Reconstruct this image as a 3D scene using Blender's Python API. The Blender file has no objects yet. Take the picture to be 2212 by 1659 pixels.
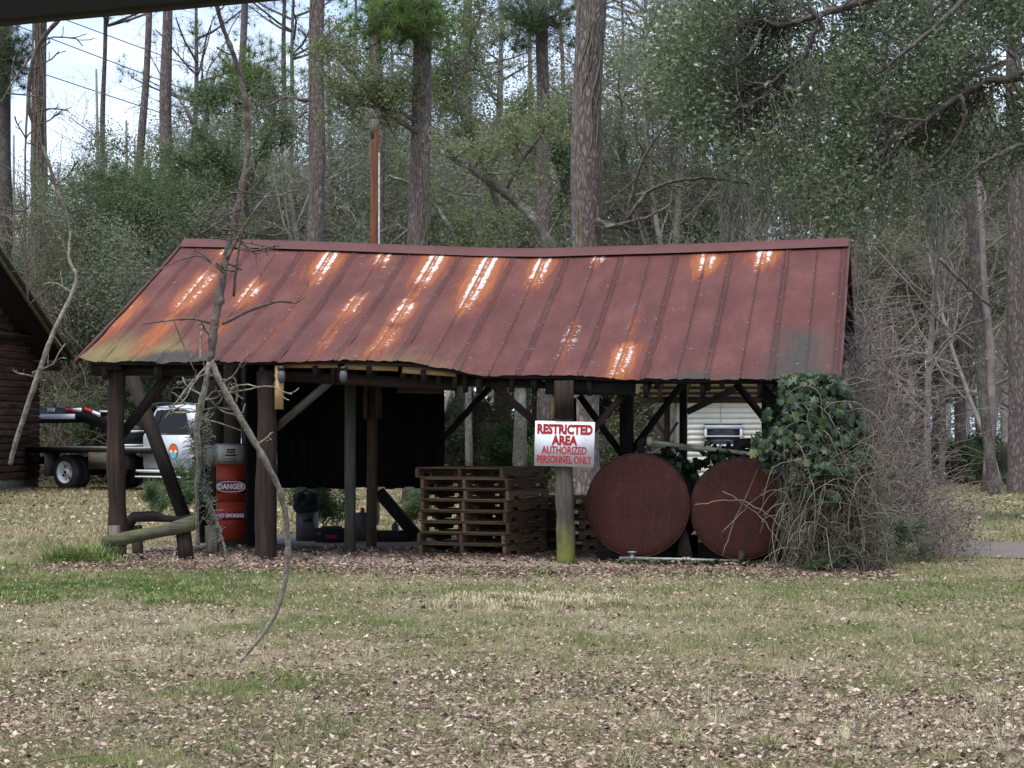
import bpy, math, random
import numpy as np
from mathutils import Vector, Matrix

sc = bpy.context.scene
C = sc.collection
R = math.radians
rnd = random.Random(7)

# ------------------------------------------------------------------ camera, sky, sun, exposure
F = 4790.0            # focal length in picture units (the picture is 2212 x 1659 of them)
HY, CX, EYE = 938.0, 1106.0, 1.4
cam = bpy.data.cameras.new('camera'); camo = bpy.data.objects.new('camera', cam); C.objects.link(camo)
cam.sensor_width = 36.0; cam.lens = F / 2212.0 * 36.0
cam.shift_y = (HY - 829.5) / 2212.0
cam.clip_start = 0.1; cam.clip_end = 2000
camo.location = (0, 0, EYE); camo.rotation_euler = (R(90), 0, 0)
sc.camera = camo

SUN_EL, SUN_AZ = R(68), R(205)      # azimuth clockwise from +Y: behind the camera, a little to the left
w = bpy.data.worlds.new('World'); sc.world = w; w.use_nodes = True
nt = w.node_tree; nt.nodes.clear()
out = nt.nodes.new('ShaderNodeOutputWorld'); bg = nt.nodes.new('ShaderNodeBackground')
sky = nt.nodes.new('ShaderNodeTexSky'); sky.sky_type = 'NISHITA'; sky.sun_disc = False
sky.sun_elevation = SUN_EL; sky.sun_rotation = SUN_AZ; sky.air_density = 1.2; sky.dust_density = 2.5
tc = nt.nodes.new('ShaderNodeTexCoord'); mp = nt.nodes.new('ShaderNodeMapping'); mp.inputs['Scale'].default_value = (1, 1, 2.6)
nz = nt.nodes.new('ShaderNodeTexNoise'); nz.inputs['Scale'].default_value = 5.0; nz.inputs['Detail'].default_value = 5
cr = nt.nodes.new('ShaderNodeValToRGB')
cr.color_ramp.elements[0].position = .38; cr.color_ramp.elements[0].color = (.40, .53, .84, 1)
cr.color_ramp.elements[1].position = .62; cr.color_ramp.elements[1].color = (.80, .90, 1.08, 1)
sc8 = nt.nodes.new('ShaderNodeVectorMath'); sc8.operation = 'SCALE'; sc8.inputs['Scale'].default_value = 4.2
mx = nt.nodes.new('ShaderNodeMix'); mx.data_type = 'RGBA'; mx.inputs[0].default_value = .86
nt.links.new(tc.outputs['Generated'], mp.inputs['Vector']); nt.links.new(mp.outputs[0], nz.inputs['Vector'])
nt.links.new(nz.outputs['Fac'], cr.inputs[0]); nt.links.new(cr.outputs[0], sc8.inputs[0])
nt.links.new(sky.outputs[0], mx.inputs[6]); nt.links.new(sc8.outputs[0], mx.inputs[7])
nt.links.new(mx.outputs[2], bg.inputs['Color']); bg.inputs['Strength'].default_value = .13
nt.links.new(bg.outputs[0], out.inputs['Surface'])

sl = bpy.data.lights.new('sun', 'SUN'); sl.energy = 1.5; sl.angle = R(24); sl.color = (1, .97, .92)
so = bpy.data.objects.new('sun', sl); C.objects.link(so)
sd = Vector((math.sin(SUN_AZ) * math.cos(SUN_EL), math.cos(SUN_AZ) * math.cos(SUN_EL), math.sin(SUN_EL)))
so.rotation_euler = (-sd).to_track_quat('-Z', 'Y').to_euler(); so.location = (-4, -4, 14)

sc.view_settings.view_transform = 'Standard'; sc.view_settings.look = 'None'
sc.view_settings.gamma = 1; sc.view_settings.use_curve_mapping = False
sc.view_settings.exposure = 1.62
sc.render.engine = 'CYCLES'
cy = sc.cycles
cy.use_denoising = True; cy.max_bounces = 5; cy.diffuse_bounces = 3; cy.glossy_bounces = 2
cy.transmission_bounces = 3; cy.transparent_max_bounces = 4; cy.sample_clamp_indirect = 6
try:
    cy.denoiser = 'OPENIMAGEDENOISE'; cy.denoising_input_passes = 'RGB_ALBEDO_NORMAL'
except Exception:
    pass

# ------------------------------------------------------------------ helpers
def W(px, py, Y):
    return np.array([(px - CX) / F * Y, Y, EYE - (py - HY) / F * Y])

def vnoise(x, y, scale, seed):
    g = np.random.RandomState(seed).rand(128, 128)
    X = np.asarray(x) / scale + 500.3; Yv = np.asarray(y) / scale + 500.7
    xi = np.floor(X).astype(int); yi = np.floor(Yv).astype(int); fx = X - xi; fy = Yv - yi
    fx = fx * fx * (3 - 2 * fx); fy = fy * fy * (3 - 2 * fy)
    a = g[xi % 128, yi % 128]; b = g[(xi + 1) % 128, yi % 128]; c = g[xi % 128, (yi + 1) % 128]; d = g[(xi + 1) % 128, (yi + 1) % 128]
    return (a * (1 - fx) + b * fx) * (1 - fy) + (c * (1 - fx) + d * fx) * fy

WL = {}
def wloc(o):
    return WL.get(o.name, np.zeros(3)) if o is not None else np.zeros(3)

def tag(o, label=None, cat=None, group=None, kind=None):
    if label: o['label'] = label
    if cat: o['category'] = cat
    if group: o['group'] = group
    if kind: o['kind'] = kind
    return o

def thing(name, loc, label, cat, group=None, kind=None):
    o = bpy.data.objects.new(name, None); o.empty_display_size = .2
    C.objects.link(o); o.location = tuple(loc); WL[o.name] = np.array(loc, float)
    return tag(o, label, cat, group, kind)

class MB:
    def __init__(s):
        s.v = []; s.lc = []; s.q = []; s.t = []; s.qm = []; s.tm = []; s.n = 0; s.at = []
    def add(s, v, q=None, t=None, lc=None, m=0, tint=0.0):
        v = np.asarray(v, float).reshape(-1, 3)
        if q is not None and len(q):
            q = np.asarray(q, int); s.q.append(q + s.n); s.qm.append(np.full(len(q), m))
        if t is not None and len(t):
            t = np.asarray(t, int); s.t.append(t + s.n); s.tm.append(np.full(len(t), m))
        s.v.append(v); s.lc.append(v.copy() if lc is None else np.asarray(lc, float))
        s.at.append(np.full(len(v), tint) if np.isscalar(tint) else np.asarray(tint, float))
        s.n += len(v)
    def box(s, c, size, ax=None, m=0, taper=None):
        c = np.asarray(c, float); h = np.asarray(size, float) / 2
        A = np.eye(3) if ax is None else np.asarray(ax, float)
        sg = np.array([[-1, -1, -1], [1, -1, -1], [1, 1, -1], [-1, 1, -1], [-1, -1, 1], [1, -1, 1], [1, 1, 1], [-1, 1, 1]], float)
        L = sg * h
        order = np.argsort(-h)
        off = rnd.random() * 40
        lc = L[:, order] + off
        if taper is not None:
            L[4:, 0] *= taper; L[4:, 1] *= taper
        s.add(c + L @ A, [[0, 3, 2, 1], [4, 5, 6, 7], [0, 1, 5, 4], [1, 2, 6, 5], [2, 3, 7, 6], [3, 0, 4, 7]], lc=lc, m=m)
        return s
    def beam(s, p0, p1, wd, ht, up=(0, 0, 1), m=0):
        p0 = np.asarray(p0, float); p1 = np.asarray(p1, float)
        d = p1 - p0; L = np.linalg.norm(d); d = d / L
        up = np.asarray(up, float)
        if abs(d @ up) > .98: up = np.array([0, 1., 0])
        sd_ = np.cross(d, up); sd_ /= np.linalg.norm(sd_); u2 = np.cross(sd_, d)
        return s.box((p0 + p1) / 2, (L, wd, ht), [d, sd_, u2], m)
    def tube(s, pts, rad, k=6, caps=True, m=0, tint=0.0):
        P = np.asarray(pts, float); n = len(P)
        r = np.full(n, rad) if np.isscalar(rad) else np.asarray(rad, float)
        T = np.gradient(P, axis=0); T /= np.linalg.norm(T, axis=1)[:, None] + 1e-9
        D = np.abs(P[-1] - P[0]); ref = np.zeros(3); ref[int(np.argmin(D))] = 1
        N = np.cross(T, ref); N /= np.linalg.norm(N, axis=1)[:, None] + 1e-9
        B = np.cross(T, N)
        a = np.arange(k) * 2 * math.pi / k
        ca, sa = np.cos(a), np.sin(a)
        V = P[:, None, :] + r[:, None, None] * (ca[None, :, None] * N[:, None, :] + sa[None, :, None] * B[:, None, :])
        sl_ = np.concatenate([[0], np.cumsum(np.linalg.norm(np.diff(P, axis=0), axis=1))])
        off = rnd.random() * 40
        lc = np.stack([np.repeat(sl_, k) + off, (r[:, None] * ca).ravel() + off, (r[:, None] * sa).ravel()], 1)
        i = np.arange(n - 1)[:, None] * k; j = np.arange(k)[None, :]
        q = np.stack([i + j, i + (j + 1) % k, i + k + (j + 1) % k, i + k + j], -1).reshape(-1, 4)
        t = []
        if caps:
            t = [[0, j + 1, j] for j in range(1, k - 1)] + [[(n - 1) * k, (n - 1) * k + j, (n - 1) * k + j + 1] for j in range(1, k - 1)]
        s.add(V.reshape(-1, 3), q, t if len(t) else None, lc=lc, m=m, tint=tint)
        return s
    def lathe(s, c, axis, prof, k=32, m=0):
        c = np.asarray(c, float); ax = np.asarray(axis, float); ax = ax / np.linalg.norm(ax)
        ref = np.array([0, 0, 1.]) if abs(ax[2]) < .9 else np.array([1., 0, 0])
        N = np.cross(ax, ref); N /= np.linalg.norm(N); B = np.cross(ax, N); a = np.arange(k) * 2 * math.pi / k
        V = np.array([c + ax * p + (N * math.cos(x) + B * math.sin(x)) * q_ for p, q_ in prof for x in a])
        i = np.arange(len(prof) - 1)[:, None] * k; j = np.arange(k)[None, :]
        s.add(V, np.stack([i + j, i + (j + 1) % k, i + k + (j + 1) % k, i + k + j], -1).reshape(-1, 4), m=m); return s
    def leaves(s, cen, L, Wd, rs, flat=0.0, m=0, tint=None, axis=None, updown=0.0):
        cen = np.asarray(cen, float); n = len(cen)
        d = rs.normal(size=(n, 3))
        if axis is not None: d = d * .5 + axis
        d[:, 2] *= (1 - flat); d[:, 2] += updown
        d /= np.linalg.norm(d, axis=1)[:, None] + 1e-9
        o = rs.normal(size=(n, 3)); o[:, 2] *= (1 - flat)
        sd_ = np.cross(d, o) if flat < .5 else np.cross(d, np.array([0, 0, 1.]) + rs.normal(size=(n, 3)) * .35)
        sd_ /= np.linalg.norm(sd_, axis=1)[:, None] + 1e-9
        L = np.broadcast_to(L, n)[:, None]; Wd = np.broadcast_to(Wd, n)[:, None]
        up = np.cross(d, sd_)
        V = np.stack([cen - d * L / 2, cen + sd_ * Wd / 2 + up * Wd * .18, cen + d * L / 2, cen - sd_ * Wd / 2 + up * Wd * .18], 1).reshape(-1, 3)
        b = np.arange(n)[:, None] * 4
        if tint is None: tint = rs.rand(n)
        if s_tri_leaf:
            s.add(V, t=np.concatenate([b + np.array([[0, 1, 2]]), b + np.array([[0, 2, 3]])]), tint=np.repeat(tint, 4), m=m)
        else:
            s.add(V, q=b + np.array([[0, 1, 2, 3]]), tint=np.repeat(tint, 4), m=m)
        return s
    def mesh(s, name, mats, smooth=False, origin=None):
        v = np.concatenate(s.v)
        if origin is not None: v = v - origin
        me = bpy.data.meshes.new(name)
        me.vertices.add(len(v)); me.vertices.foreach_set('co', v.astype(np.float32).ravel())
        q = np.concatenate(s.q) if s.q else np.zeros((0, 4), int); t = np.concatenate(s.t) if s.t else np.zeros((0, 3), int)
        mi = np.concatenate(([np.concatenate(s.qm)] if s.qm else []) + ([np.concatenate(s.tm)] if s.tm else []))
        me.loops.add(len(q) * 4 + len(t) * 3)
        me.loops.foreach_set('vertex_index', np.concatenate([q.ravel(), t.ravel()]).astype(np.int32))
        me.polygons.add(len(q) + len(t))
        st = np.concatenate([np.arange(len(q)) * 4, len(q) * 4 + np.arange(len(t)) * 3]).astype(np.int32)
        me.polygons.foreach_set('loop_start', st)
        for m_ in (mats if isinstance(mats, (list, tuple)) else [mats]): me.materials.append(m_)
        me.polygons.foreach_set('material_index', mi.astype(np.int32))
        if smooth: me.polygons.foreach_set('use_smooth', np.ones(len(mi), bool))
        me.update(calc_edges=True)
        a = me.attributes.new('lc', 'FLOAT_VECTOR', 'POINT'); a.data.foreach_set('vector', np.concatenate(s.lc).astype(np.float32).ravel())
        a = me.attributes.new('tint', 'FLOAT', 'POINT'); a.data.foreach_set('value', np.concatenate(s.at).astype(np.float32))
        return me
    def build(s, name, mats, parent=None, smooth=False, **tg):
        org = wloc(parent)
        me = s.mesh(name, mats, smooth, org)
        o = bpy.data.objects.new(name, me); C.objects.link(o)
        if parent is not None:
            o.parent = parent; WL[o.name] = org
        else:
            WL[o.name] = np.zeros(3)
        tag(o, **tg)
        return o
s_tri_leaf = False

def inst(name, me, parent=None, loc=(0, 0, 0), rot=None, scale=None, **tg):
    o = bpy.data.objects.new(name, me); C.objects.link(o)
    if parent is not None: o.parent = parent
    l = np.asarray(loc, float) - wloc(parent)
    if rot is None: o.location = tuple(l)
    else:
        M = Matrix(np.asarray(rot).T.tolist()).to_4x4() if not isinstance(rot, tuple) else None
        if M is not None:
            o.rotation_euler = M.to_euler()
        else: o.rotation_euler = rot
        o.location = tuple(l)
    if scale is not None: o.scale = scale if isinstance(scale, tuple) else (scale,) * 3
    tag(o, **tg); return o

def kids(o): return [x for x in list(o.children)]
def copy_tree(o, parent=None):
    c = o.copy(); C.objects.link(c)
    if parent is not None: c.parent = parent
    for ch in kids(o): copy_tree(ch, c)
    return c

# ------------------------------------------------------------------ materials
def nodes(name):
    m = bpy.data.materials.new(name); m.use_nodes = True
    t = m.node_tree; b = t.nodes['Principled BSDF']
    return m, t, b

def ramp(t, stops):
    r = t.nodes.new('ShaderNodeValToRGB'); e = r.color_ramp.elements
    e[0].position = stops[0][0]; e[0].color = (*stops[0][1], 1)
    e[1].position = stops[-1][0]; e[1].color = (*stops[-1][1], 1)
    for p, c in stops[1:-1]:
        x = e.new(p); x.color = (*c, 1)
    return r

def mixc(t, fac, a, b, mode='MIX'):
    m = t.nodes.new('ShaderNodeMix'); m.data_type = 'RGBA'; m.blend_type = mode
    for i, x in ((0, fac), (6, a), (7, b)):
        if hasattr(x, 'links') or hasattr(x, 'is_linked'): t.links.new(x, m.inputs[i])
        elif i == 0: m.inputs[0].default_value = x
        else: m.inputs[i].default_value = (*x, 1)
    return m.outputs[2]

def noise(t, vec, scale, detail=4, rough=.55, mapscale=None):
    n = t.nodes.new('ShaderNodeTexNoise'); n.inputs['Scale'].default_value = scale
    n.inputs['Detail'].default_value = detail; n.inputs['Roughness'].default_value = rough
    if mapscale is not None:
        mp_ = t.nodes.new('ShaderNodeMapping'); mp_.inputs['Scale'].default_value = mapscale
        t.links.new(vec, mp_.inputs['Vector']); vec = mp_.outputs[0]
    t.links.new(vec, n.inputs['Vector'])
    return n.outputs['Fac']

def coord(t, kind='lc'):
    if kind in ('lc',):
        a = t.nodes.new('ShaderNodeAttribute'); a.attribute_name = 'lc'; return a.outputs['Vector']
    c = t.nodes.new('ShaderNodeTexCoord'); return c.outputs[kind]

def bump(t, b, h, strength=.3, dist=.01):
    n = t.nodes.new('ShaderNodeBump'); n.inputs['Strength'].default_value = strength; n.inputs['Distance'].default_value = dist
    t.links.new(h, n.inputs['Height']); t.links.new(n.outputs[0], b.inputs['Normal'])

def m_wood(name, dark, light, rough=.85, stretch=.06, scale=45, extra=None, rand=.25, bs=.5):
    m, t, b = nodes(name); v = coord(t)
    g = noise(t, v, scale, 5, .65, (stretch, 1, 1)); l = noise(t, v, 3.1, 3)
    r = ramp(t, [(.32, dark), (.68, light)]); t.links.new(g, r.inputs[0])
    c2 = mixc(t, l, (.55, .55, .55), (1.3, 1.3, 1.3)); c = mixc(t, 1.0, r.outputs[0], c2, 'MULTIPLY')
    oi = t.nodes.new('ShaderNodeObjectInfo'); mr = t.nodes.new('ShaderNodeMapRange')
    mr.inputs['To Min'].default_value = 1 - rand; mr.inputs['To Max'].default_value = 1 + rand
    t.links.new(oi.outputs['Random'], mr.inputs[0])
    hs = t.nodes.new('ShaderNodeHueSaturation'); t.links.new(mr.outputs[0], hs.inputs['Value']); t.links.new(c, hs.inputs['Color'])
    c = hs.outputs[0]
    if extra: c = extra(t, c, v)
    t.links.new(c, b.inputs['Base Color']); b.inputs['Roughness'].default_value = rough; b.inputs['Specular IOR Level'].default_value = .18
    bump(t, b, g, bs, .006)
    return m

def m_plain(name, col, rough=.5, metal=0, var=.25, scale=12, bumpk=.1, kind='Object', dirt=None, spec=.22):
    m, t, b = nodes(name); v = coord(t, kind)
    n = noise(t, v, scale, 5, .6)
    a = tuple(x * (1 - var) for x in col); c_ = tuple(min(1, x * (1 + var)) for x in col)
    r = ramp(t, [(.3, a), (.7, c_)]); t.links.new(n, r.inputs[0]); c = r.outputs[0]
    if dirt:
        n2 = noise(t, v, scale * .35, 6, .7); r2 = ramp(t, [(.5, (0, 0, 0)), (.68, (1, 1, 1))]); t.links.new(n2, r2.inputs[0])
        c = mixc(t, r2.outputs[0], c, dirt)
    t.links.new(c, b.inputs['Base Color']); b.inputs['Roughness'].default_value = rough; b.inputs['Metallic'].default_value = metal
    if spec is not None: b.inputs['Specular IOR Level'].default_value = spec
    if bumpk: bump(t, b, n, bumpk, .004)
    return m

def m_leaf(name, stops, rough=.5, trans=.25, spec=.4):
    m, t, b = nodes(name)
    a = t.nodes.new('ShaderNodeAttribute'); a.attribute_name = 'tint'
    r = ramp(t, stops); t.links.new(a.outputs['Fac'], r.inputs[0])
    t.links.new(r.outputs[0], b.inputs['Base Color']); b.inputs['Roughness'].default_value = rough
    b.inputs['Specular IOR Level'].default_value = spec
    if trans:
        tr = t.nodes.new('ShaderNodeBsdfTranslucent'); mxs = t.nodes.new('ShaderNodeMixShader'); mxs.inputs[0].default_value = trans
        t.links.new(r.outputs[0], tr.inputs[0]); t.links.new(b.outputs[0], mxs.inputs[1]); t.links.new(tr.outputs[0], mxs.inputs[2])
        t.links.new(mxs.outputs[0], t.nodes['Material Output'].inputs['Surface'])
    return m

def m_bark(name, dark, light, lichen=None, sc_=9, zs=.28):
    m, t, b = nodes(name); v = coord(t)
    mp_ = t.nodes.new('ShaderNodeMapping'); mp_.inputs['Scale'].default_value = (zs, 1, 1); t.links.new(v, mp_.inputs[0])
    nz_ = t.nodes.new('ShaderNodeTexNoise'); nz_.inputs['Scale'].default_value = 6; t.links.new(mp_.outputs[0], nz_.inputs[0])
    mv = t.nodes.new('ShaderNodeMix'); mv.data_type = 'RGBA'; mv.inputs[0].default_value = .22
    t.links.new(mp_.outputs[0], mv.inputs[6]); t.links.new(nz_.outputs['Color'], mv.inputs[7])
    vo = t.nodes.new('ShaderNodeTexVoronoi'); vo.feature = 'DISTANCE_TO_EDGE'; vo.inputs['Scale'].default_value = sc_ * 1.7
    t.links.new(mv.outputs[2], vo.inputs[0])
    r = ramp(t, [(.0, tuple(x * .6 for x in dark)), (.10, dark), (.45, light)]); t.links.new(vo.outputs['Distance'], r.inputs[0])
    f = noise(t, v, 5, 8, .8, (.5, 1, 1)); c = mixc(t, f, (.35, .35, .35), (1.55, 1.55, 1.55)); c = mixc(t, 1.0, r.outputs[0], c, 'MULTIPLY')
    if lichen:
        l = noise(t, v, 2.2, 6, .75); r2 = ramp(t, [(.52, (0, 0, 0)), (.66, (1, 1, 1))]); t.links.new(l, r2.inputs[0])
        c = mixc(t, r2.outputs[0], c, lichen)
    t.links.new(c, b.inputs['Base Color']); b.inputs['Roughness'].default_value = .95
    bump(t, b, r.outputs[0], .9, .03)
    return m

def m_flat(name, col, rough=.6, metal=0, spec=.3):
    return m_plain(name, col, rough, metal, .08, 20, 0, 'Object', None, spec)

M = {}
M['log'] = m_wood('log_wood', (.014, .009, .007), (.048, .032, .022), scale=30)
M['log_red'] = m_wood('reddish_log', (.012, .0085, .007), (.044, .027, .019), scale=26)
M['dark'] = m_wood('tarred_timber', (.010, .009, .008), (.035, .028, .023))
M['grey_wood'] = m_wood('grey_weathered_wood', (.05, .044, .034), (.13, .115, .09))
M['lumber'] = m_wood('new_lumber', (.26, .16, .065), (.42, .28, .13), rough=.7, bs=.2)
M['treated'] = m_wood('treated_post', (.045, .046, .032), (.10, .098, .068), rough=.8)
M['brown_post'] = m_wood('brown_lumber', (.04, .027, .017), (.10, .068, .042), rough=.8)
M['pallet'] = m_wood('pallet_wood', (.070, .042, .024), (.24, .15, .085), rough=.85, rand=.45)
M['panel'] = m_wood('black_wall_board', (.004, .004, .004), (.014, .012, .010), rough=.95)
M['ply'] = m_wood('olive_plywood', (.022, .019, .013), (.05, .043, .03), rough=.9)
def greenfoot(t, c, v):
    g = t.nodes.new('ShaderNodeNewGeometry'); sp = t.nodes.new('ShaderNodeSeparateXYZ'); t.links.new(g.outputs['Position'], sp.inputs[0])
    n = noise(t, v, 7, 5, .7); ad = t.nodes.new('ShaderNodeMath'); ad.operation = 'MULTIPLY_ADD'; ad.inputs[1].default_value = .9; t.links.new(n, ad.inputs[0]); t.links.new(sp.outputs[2], ad.inputs[2])
    r = ramp(t, [(.55, (1, 1, 1)), (.95, (0, 0, 0))]); t.links.new(ad.outputs[0], r.inputs[0])
    return mixc(t, r.outputs[0], c, (.13, .145, .03))
M['mossy_post'] = m_wood('mossy_log_post', (.04, .036, .027), (.12, .105, .08), extra=greenfoot, scale=28)
def mossy(t, c, v):
    n = noise(t, v, 4, 6, .75); r = ramp(t, [(.45, (0, 0, 0)), (.62, (1, 1, 1))]); t.links.new(n, r.inputs[0])
    return mixc(t, r.outputs[0], c, (.085, .095, .03))
M['mossy_rail'] = m_wood('mossy_rail', (.045, .04, .03), (.12, .105, .08), extra=mossy)
M['cabin_log'] = m_wood('brown_log_siding', (.03, .016, .012), (.17, .088, .062), scale=14, stretch=.15, rand=.35)
M['rake'] = m_wood('lichen_rake_board', (.06, .055, .035), (.20, .18, .12), extra=mossy)
M['bark_pine'] = m_bark('pine_bark', (.095, .073, .063), (.23, .19, .17), None, 11, .35)
M['bark_dark'] = m_bark('dark_bark', (.06, .048, .041), (.15, .125, .107), (.10, .115, .075), 12, .4)
M['bark_oak'] = m_bark('oak_bark', (.07, .06, .05), (.17, .145, .12), (.20, .21, .155), 16, .5)
M['bark_pale'] = m_bark('pale_bark', (.11, .098, .082), (.26, .235, .20), (.30, .31, .25), 18, .5)
M['twig'] = m_plain('twig_bark', (.27, .245, .215), .95, 0, .4, 3, 0)
M['twig_brown'] = m_plain('brown_twig', (.19, .155, .135), .95, 0, .45, 3, 0)
M['vine'] = m_plain('vine_bark', (.13, .112, .08), .95, 0, .45, 6, 0)
M['leaf_oak'] = m_leaf('live_oak_leaf', [(0, (.05, .07, .032)), (.35, (.09, .125, .058)), (.7, (.145, .19, .09)), (.93, (.21, .25, .13)), (1, (.32, .28, .09))], .36, .45, .6)
M['leaf_olive'] = m_leaf('olive_leaf', [(0, (.095, .115, .045)), (.4, (.15, .18, .075)), (.8, (.21, .24, .115)), (1, (.32, .28, .09))], .6, .5)
M['leaf_green'] = m_leaf('mid_green_leaf', [(0, (.05, .085, .035)), (.5, (.09, .14, .055)), (.9, (.15, .20, .08)), (1, (.26, .25, .07))], .55, .5)
M['leaf_grey'] = m_leaf('grey_green_leaf', [(0, (.12, .14, .09)), (.5, (.19, .215, .14)), (1, (.28, .30, .19))], .7, .5)
M['leaf_brown'] = m_leaf('brown_brush', [(0, (.07, .055, .045)), (.5, (.13, .11, .085)), (1, (.20, .18, .12))], .8, .3)
M['needle'] = m_leaf('pine_needles', [(0, (.06, .12, .03)), (.6, (.12, .20, .05)), (1, (.22, .27, .08))], .5, .45)
M['needle_dark'] = m_leaf('pine_needles_old', [(0, (.04, .065, .03)), (.6, (.08, .115, .05)), (1, (.17, .18, .08))], .5, .4)
M['ivy'] = m_leaf('ivy_leaf', [(0, (.008, .016, .006)), (.5, (.017, .034, .011)), (.95, (.036, .060, .020)), (1, (.14, .15, .035))], .5, .10, .28)
M['moss'] = m_leaf('hanging_moss', [(0, (.11, .12, .085)), (1, (.20, .215, .155))], .9, .3)
M['straw'] = m_leaf('straw_grass', [(0, (.09, .145, .028)), (.25, (.16, .20, .06)), (.45, (.27, .245, .12)), (.8, (.42, .36, .23)), (1, (.54, .47, .33))], .75, .3)
M['litter'] = m_leaf('fallen_leaves', [(0, (.03, .018, .013)), (.2, (.09, .055, .038)), (.5, (.23, .155, .11)), (.8, (.40, .295, .22)), (1, (.58, .48, .38))], .7, .1)
M['black'] = m_flat('black_paint', (.012, .012, .013), .45)
M['dull_black'] = m_flat('dull_black', (.014, .014, .014), .9)
M['rubber'] = m_flat('tyre_rubber', (.028, .028, .030), .85)
M['white'] = m_plain('white_paint', (.72, .74, .76), .35, 0, .06, 6, 0)
M['truck_white'] = m_plain('white_truck_paint', (.45, .48, .54), .22, 0, .05, 2, 0)
M['alu'] = m_plain('bright_wheel_metal', (.62, .62, .60), .5, .0, .12, 8, 0)
M['steel'] = m_plain('grey_galvanised_pipe', (.20, .21, .19), .5, .5, .4, 12, .1)
M['pipe_white'] = m_plain('dirty_white_pipe', (.34, .33, .25), .6, 0, .3, 9, .1, dirt=(.09, .10, .05))
M['glass'] = m_flat('window_glass', (.03, .035, .04), .05, 0, .8)
M['red_tape'] = m_flat('red_tape', (.50, .02, .03), .4)
M['sign_white'] = m_plain('sign_white', (.62, .62, .62), .45, 0, .07, 5, 0, dirt=(.50, .49, .45))
M['sign_red'] = m_flat('sign_red', (.33, .012, .018), .5)
M['pump_red'] = m_plain('faded_red_pump_paint', (.27, .030, .012), .55, 0, .22, 5, .05, dirt=(.15, .018, .010))
M['pump_dark'] = m_plain('pump_side_panel', (.16, .025, .014), .5, 0, .3, 5, .05)
M['cream'] = m_plain('dial_cream', (.42, .41, .36), .5, 0, .12, 12, 0, dirt=(.22, .20, .16))
M['decal_red'] = m_flat('decal_red', (.22, .008, .022), .5)
M['siding'] = m_plain('cream_vinyl_siding', (.80, .78, .68), .55, 0, .04, 2, 0, dirt=(.70, .68, .58))
M['trim'] = m_flat('grey_window_trim', (.42, .45, .48), .5)
M['grey_tank'] = m_plain('grey_metal_drum', (.20, .20, .18), .6, .2, .3, 6, .1, dirt=(.10, .07, .05))
M['bucket'] = m_plain('grey_plastic', (.075, .075, .072), .55, 0, .2, 8, 0)
M['red_plastic'] = m_flat('red_plastic', (.30, .02, .02), .5)
M['stone'] = m_plain('pale_stone', (.30, .27, .24), .9, 0, .3, 6, .5)
M['orange'] = m_flat('emblem_orange', (.72, .14, .03), .5)
M['cyan'] = m_flat('emblem_blue', (.12, .50, .62), .5)
M['olive'] = m_flat('emblem_olive', (.16, .13, .06), .5)

# tank paint: oxide red with worn and stained areas
def tank_mat():
    m, t, b = nodes('oxide_red_tank'); v = coord(t, 'Object')
    n = noise(t, v, 3.2, 6, .65); r = ramp(t, [(.3, (.036, .0115, .0085)), (.7, (.056, .018, .013))]); t.links.new(n, r.inputs[0])
    n2 = noise(t, v, 4.5, 7, .75, (1.0, 1, .45)); r2 = ramp(t, [(.52, (0, 0, 0)), (.60, (.85, .85, .85))]); t.links.new(n2, r2.inputs[0])
    c = mixc(t, r2.outputs[0], r.outputs[0], (.024, .012, .008))
    n3 = noise(t, v, 26, 8, .85, (1.3, 1, .8)); r3 = ramp(t, [(.56, (0, 0, 0)), (.62, (.5, .5, .5))]); t.links.new(n3, r3.inputs[0])
    c = mixc(t, r3.outputs[0], c, (.105, .062, .072))
    n4 = noise(t, v, 2.1, 5, .7); r4 = ramp(t, [(.53, (0, 0, 0)), (.66, (.8, .8, .8))]); t.links.new(n4, r4.inputs[0])
    c = mixc(t, r4.outputs[0], c, (.022, .013, .009))
    n5 = noise(t, v, 5, 5, .7, (5, 5, .35)); r5 = ramp(t, [(.50, (0, 0, 0)), (.72, (.85, .85, .85))]); t.links.new(n5, r5.inputs[0])
    c = mixc(t, r5.outputs[0], c, (.022, .011, .008))
    t.links.new(c, b.inputs['Base Color']); b.inputs['Roughness'].default_value = .7; b.inputs['Specular IOR Level'].default_value = .12; bump(t, b, n3, .15, .003)
    return m
M['tank'] = tank_mat()
M['tank_side'] = m_plain('dirty_tank_side', (.035, .026, .016), .9, 0, .5, 5, .2, dirt=(.03, .045, .015))

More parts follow.
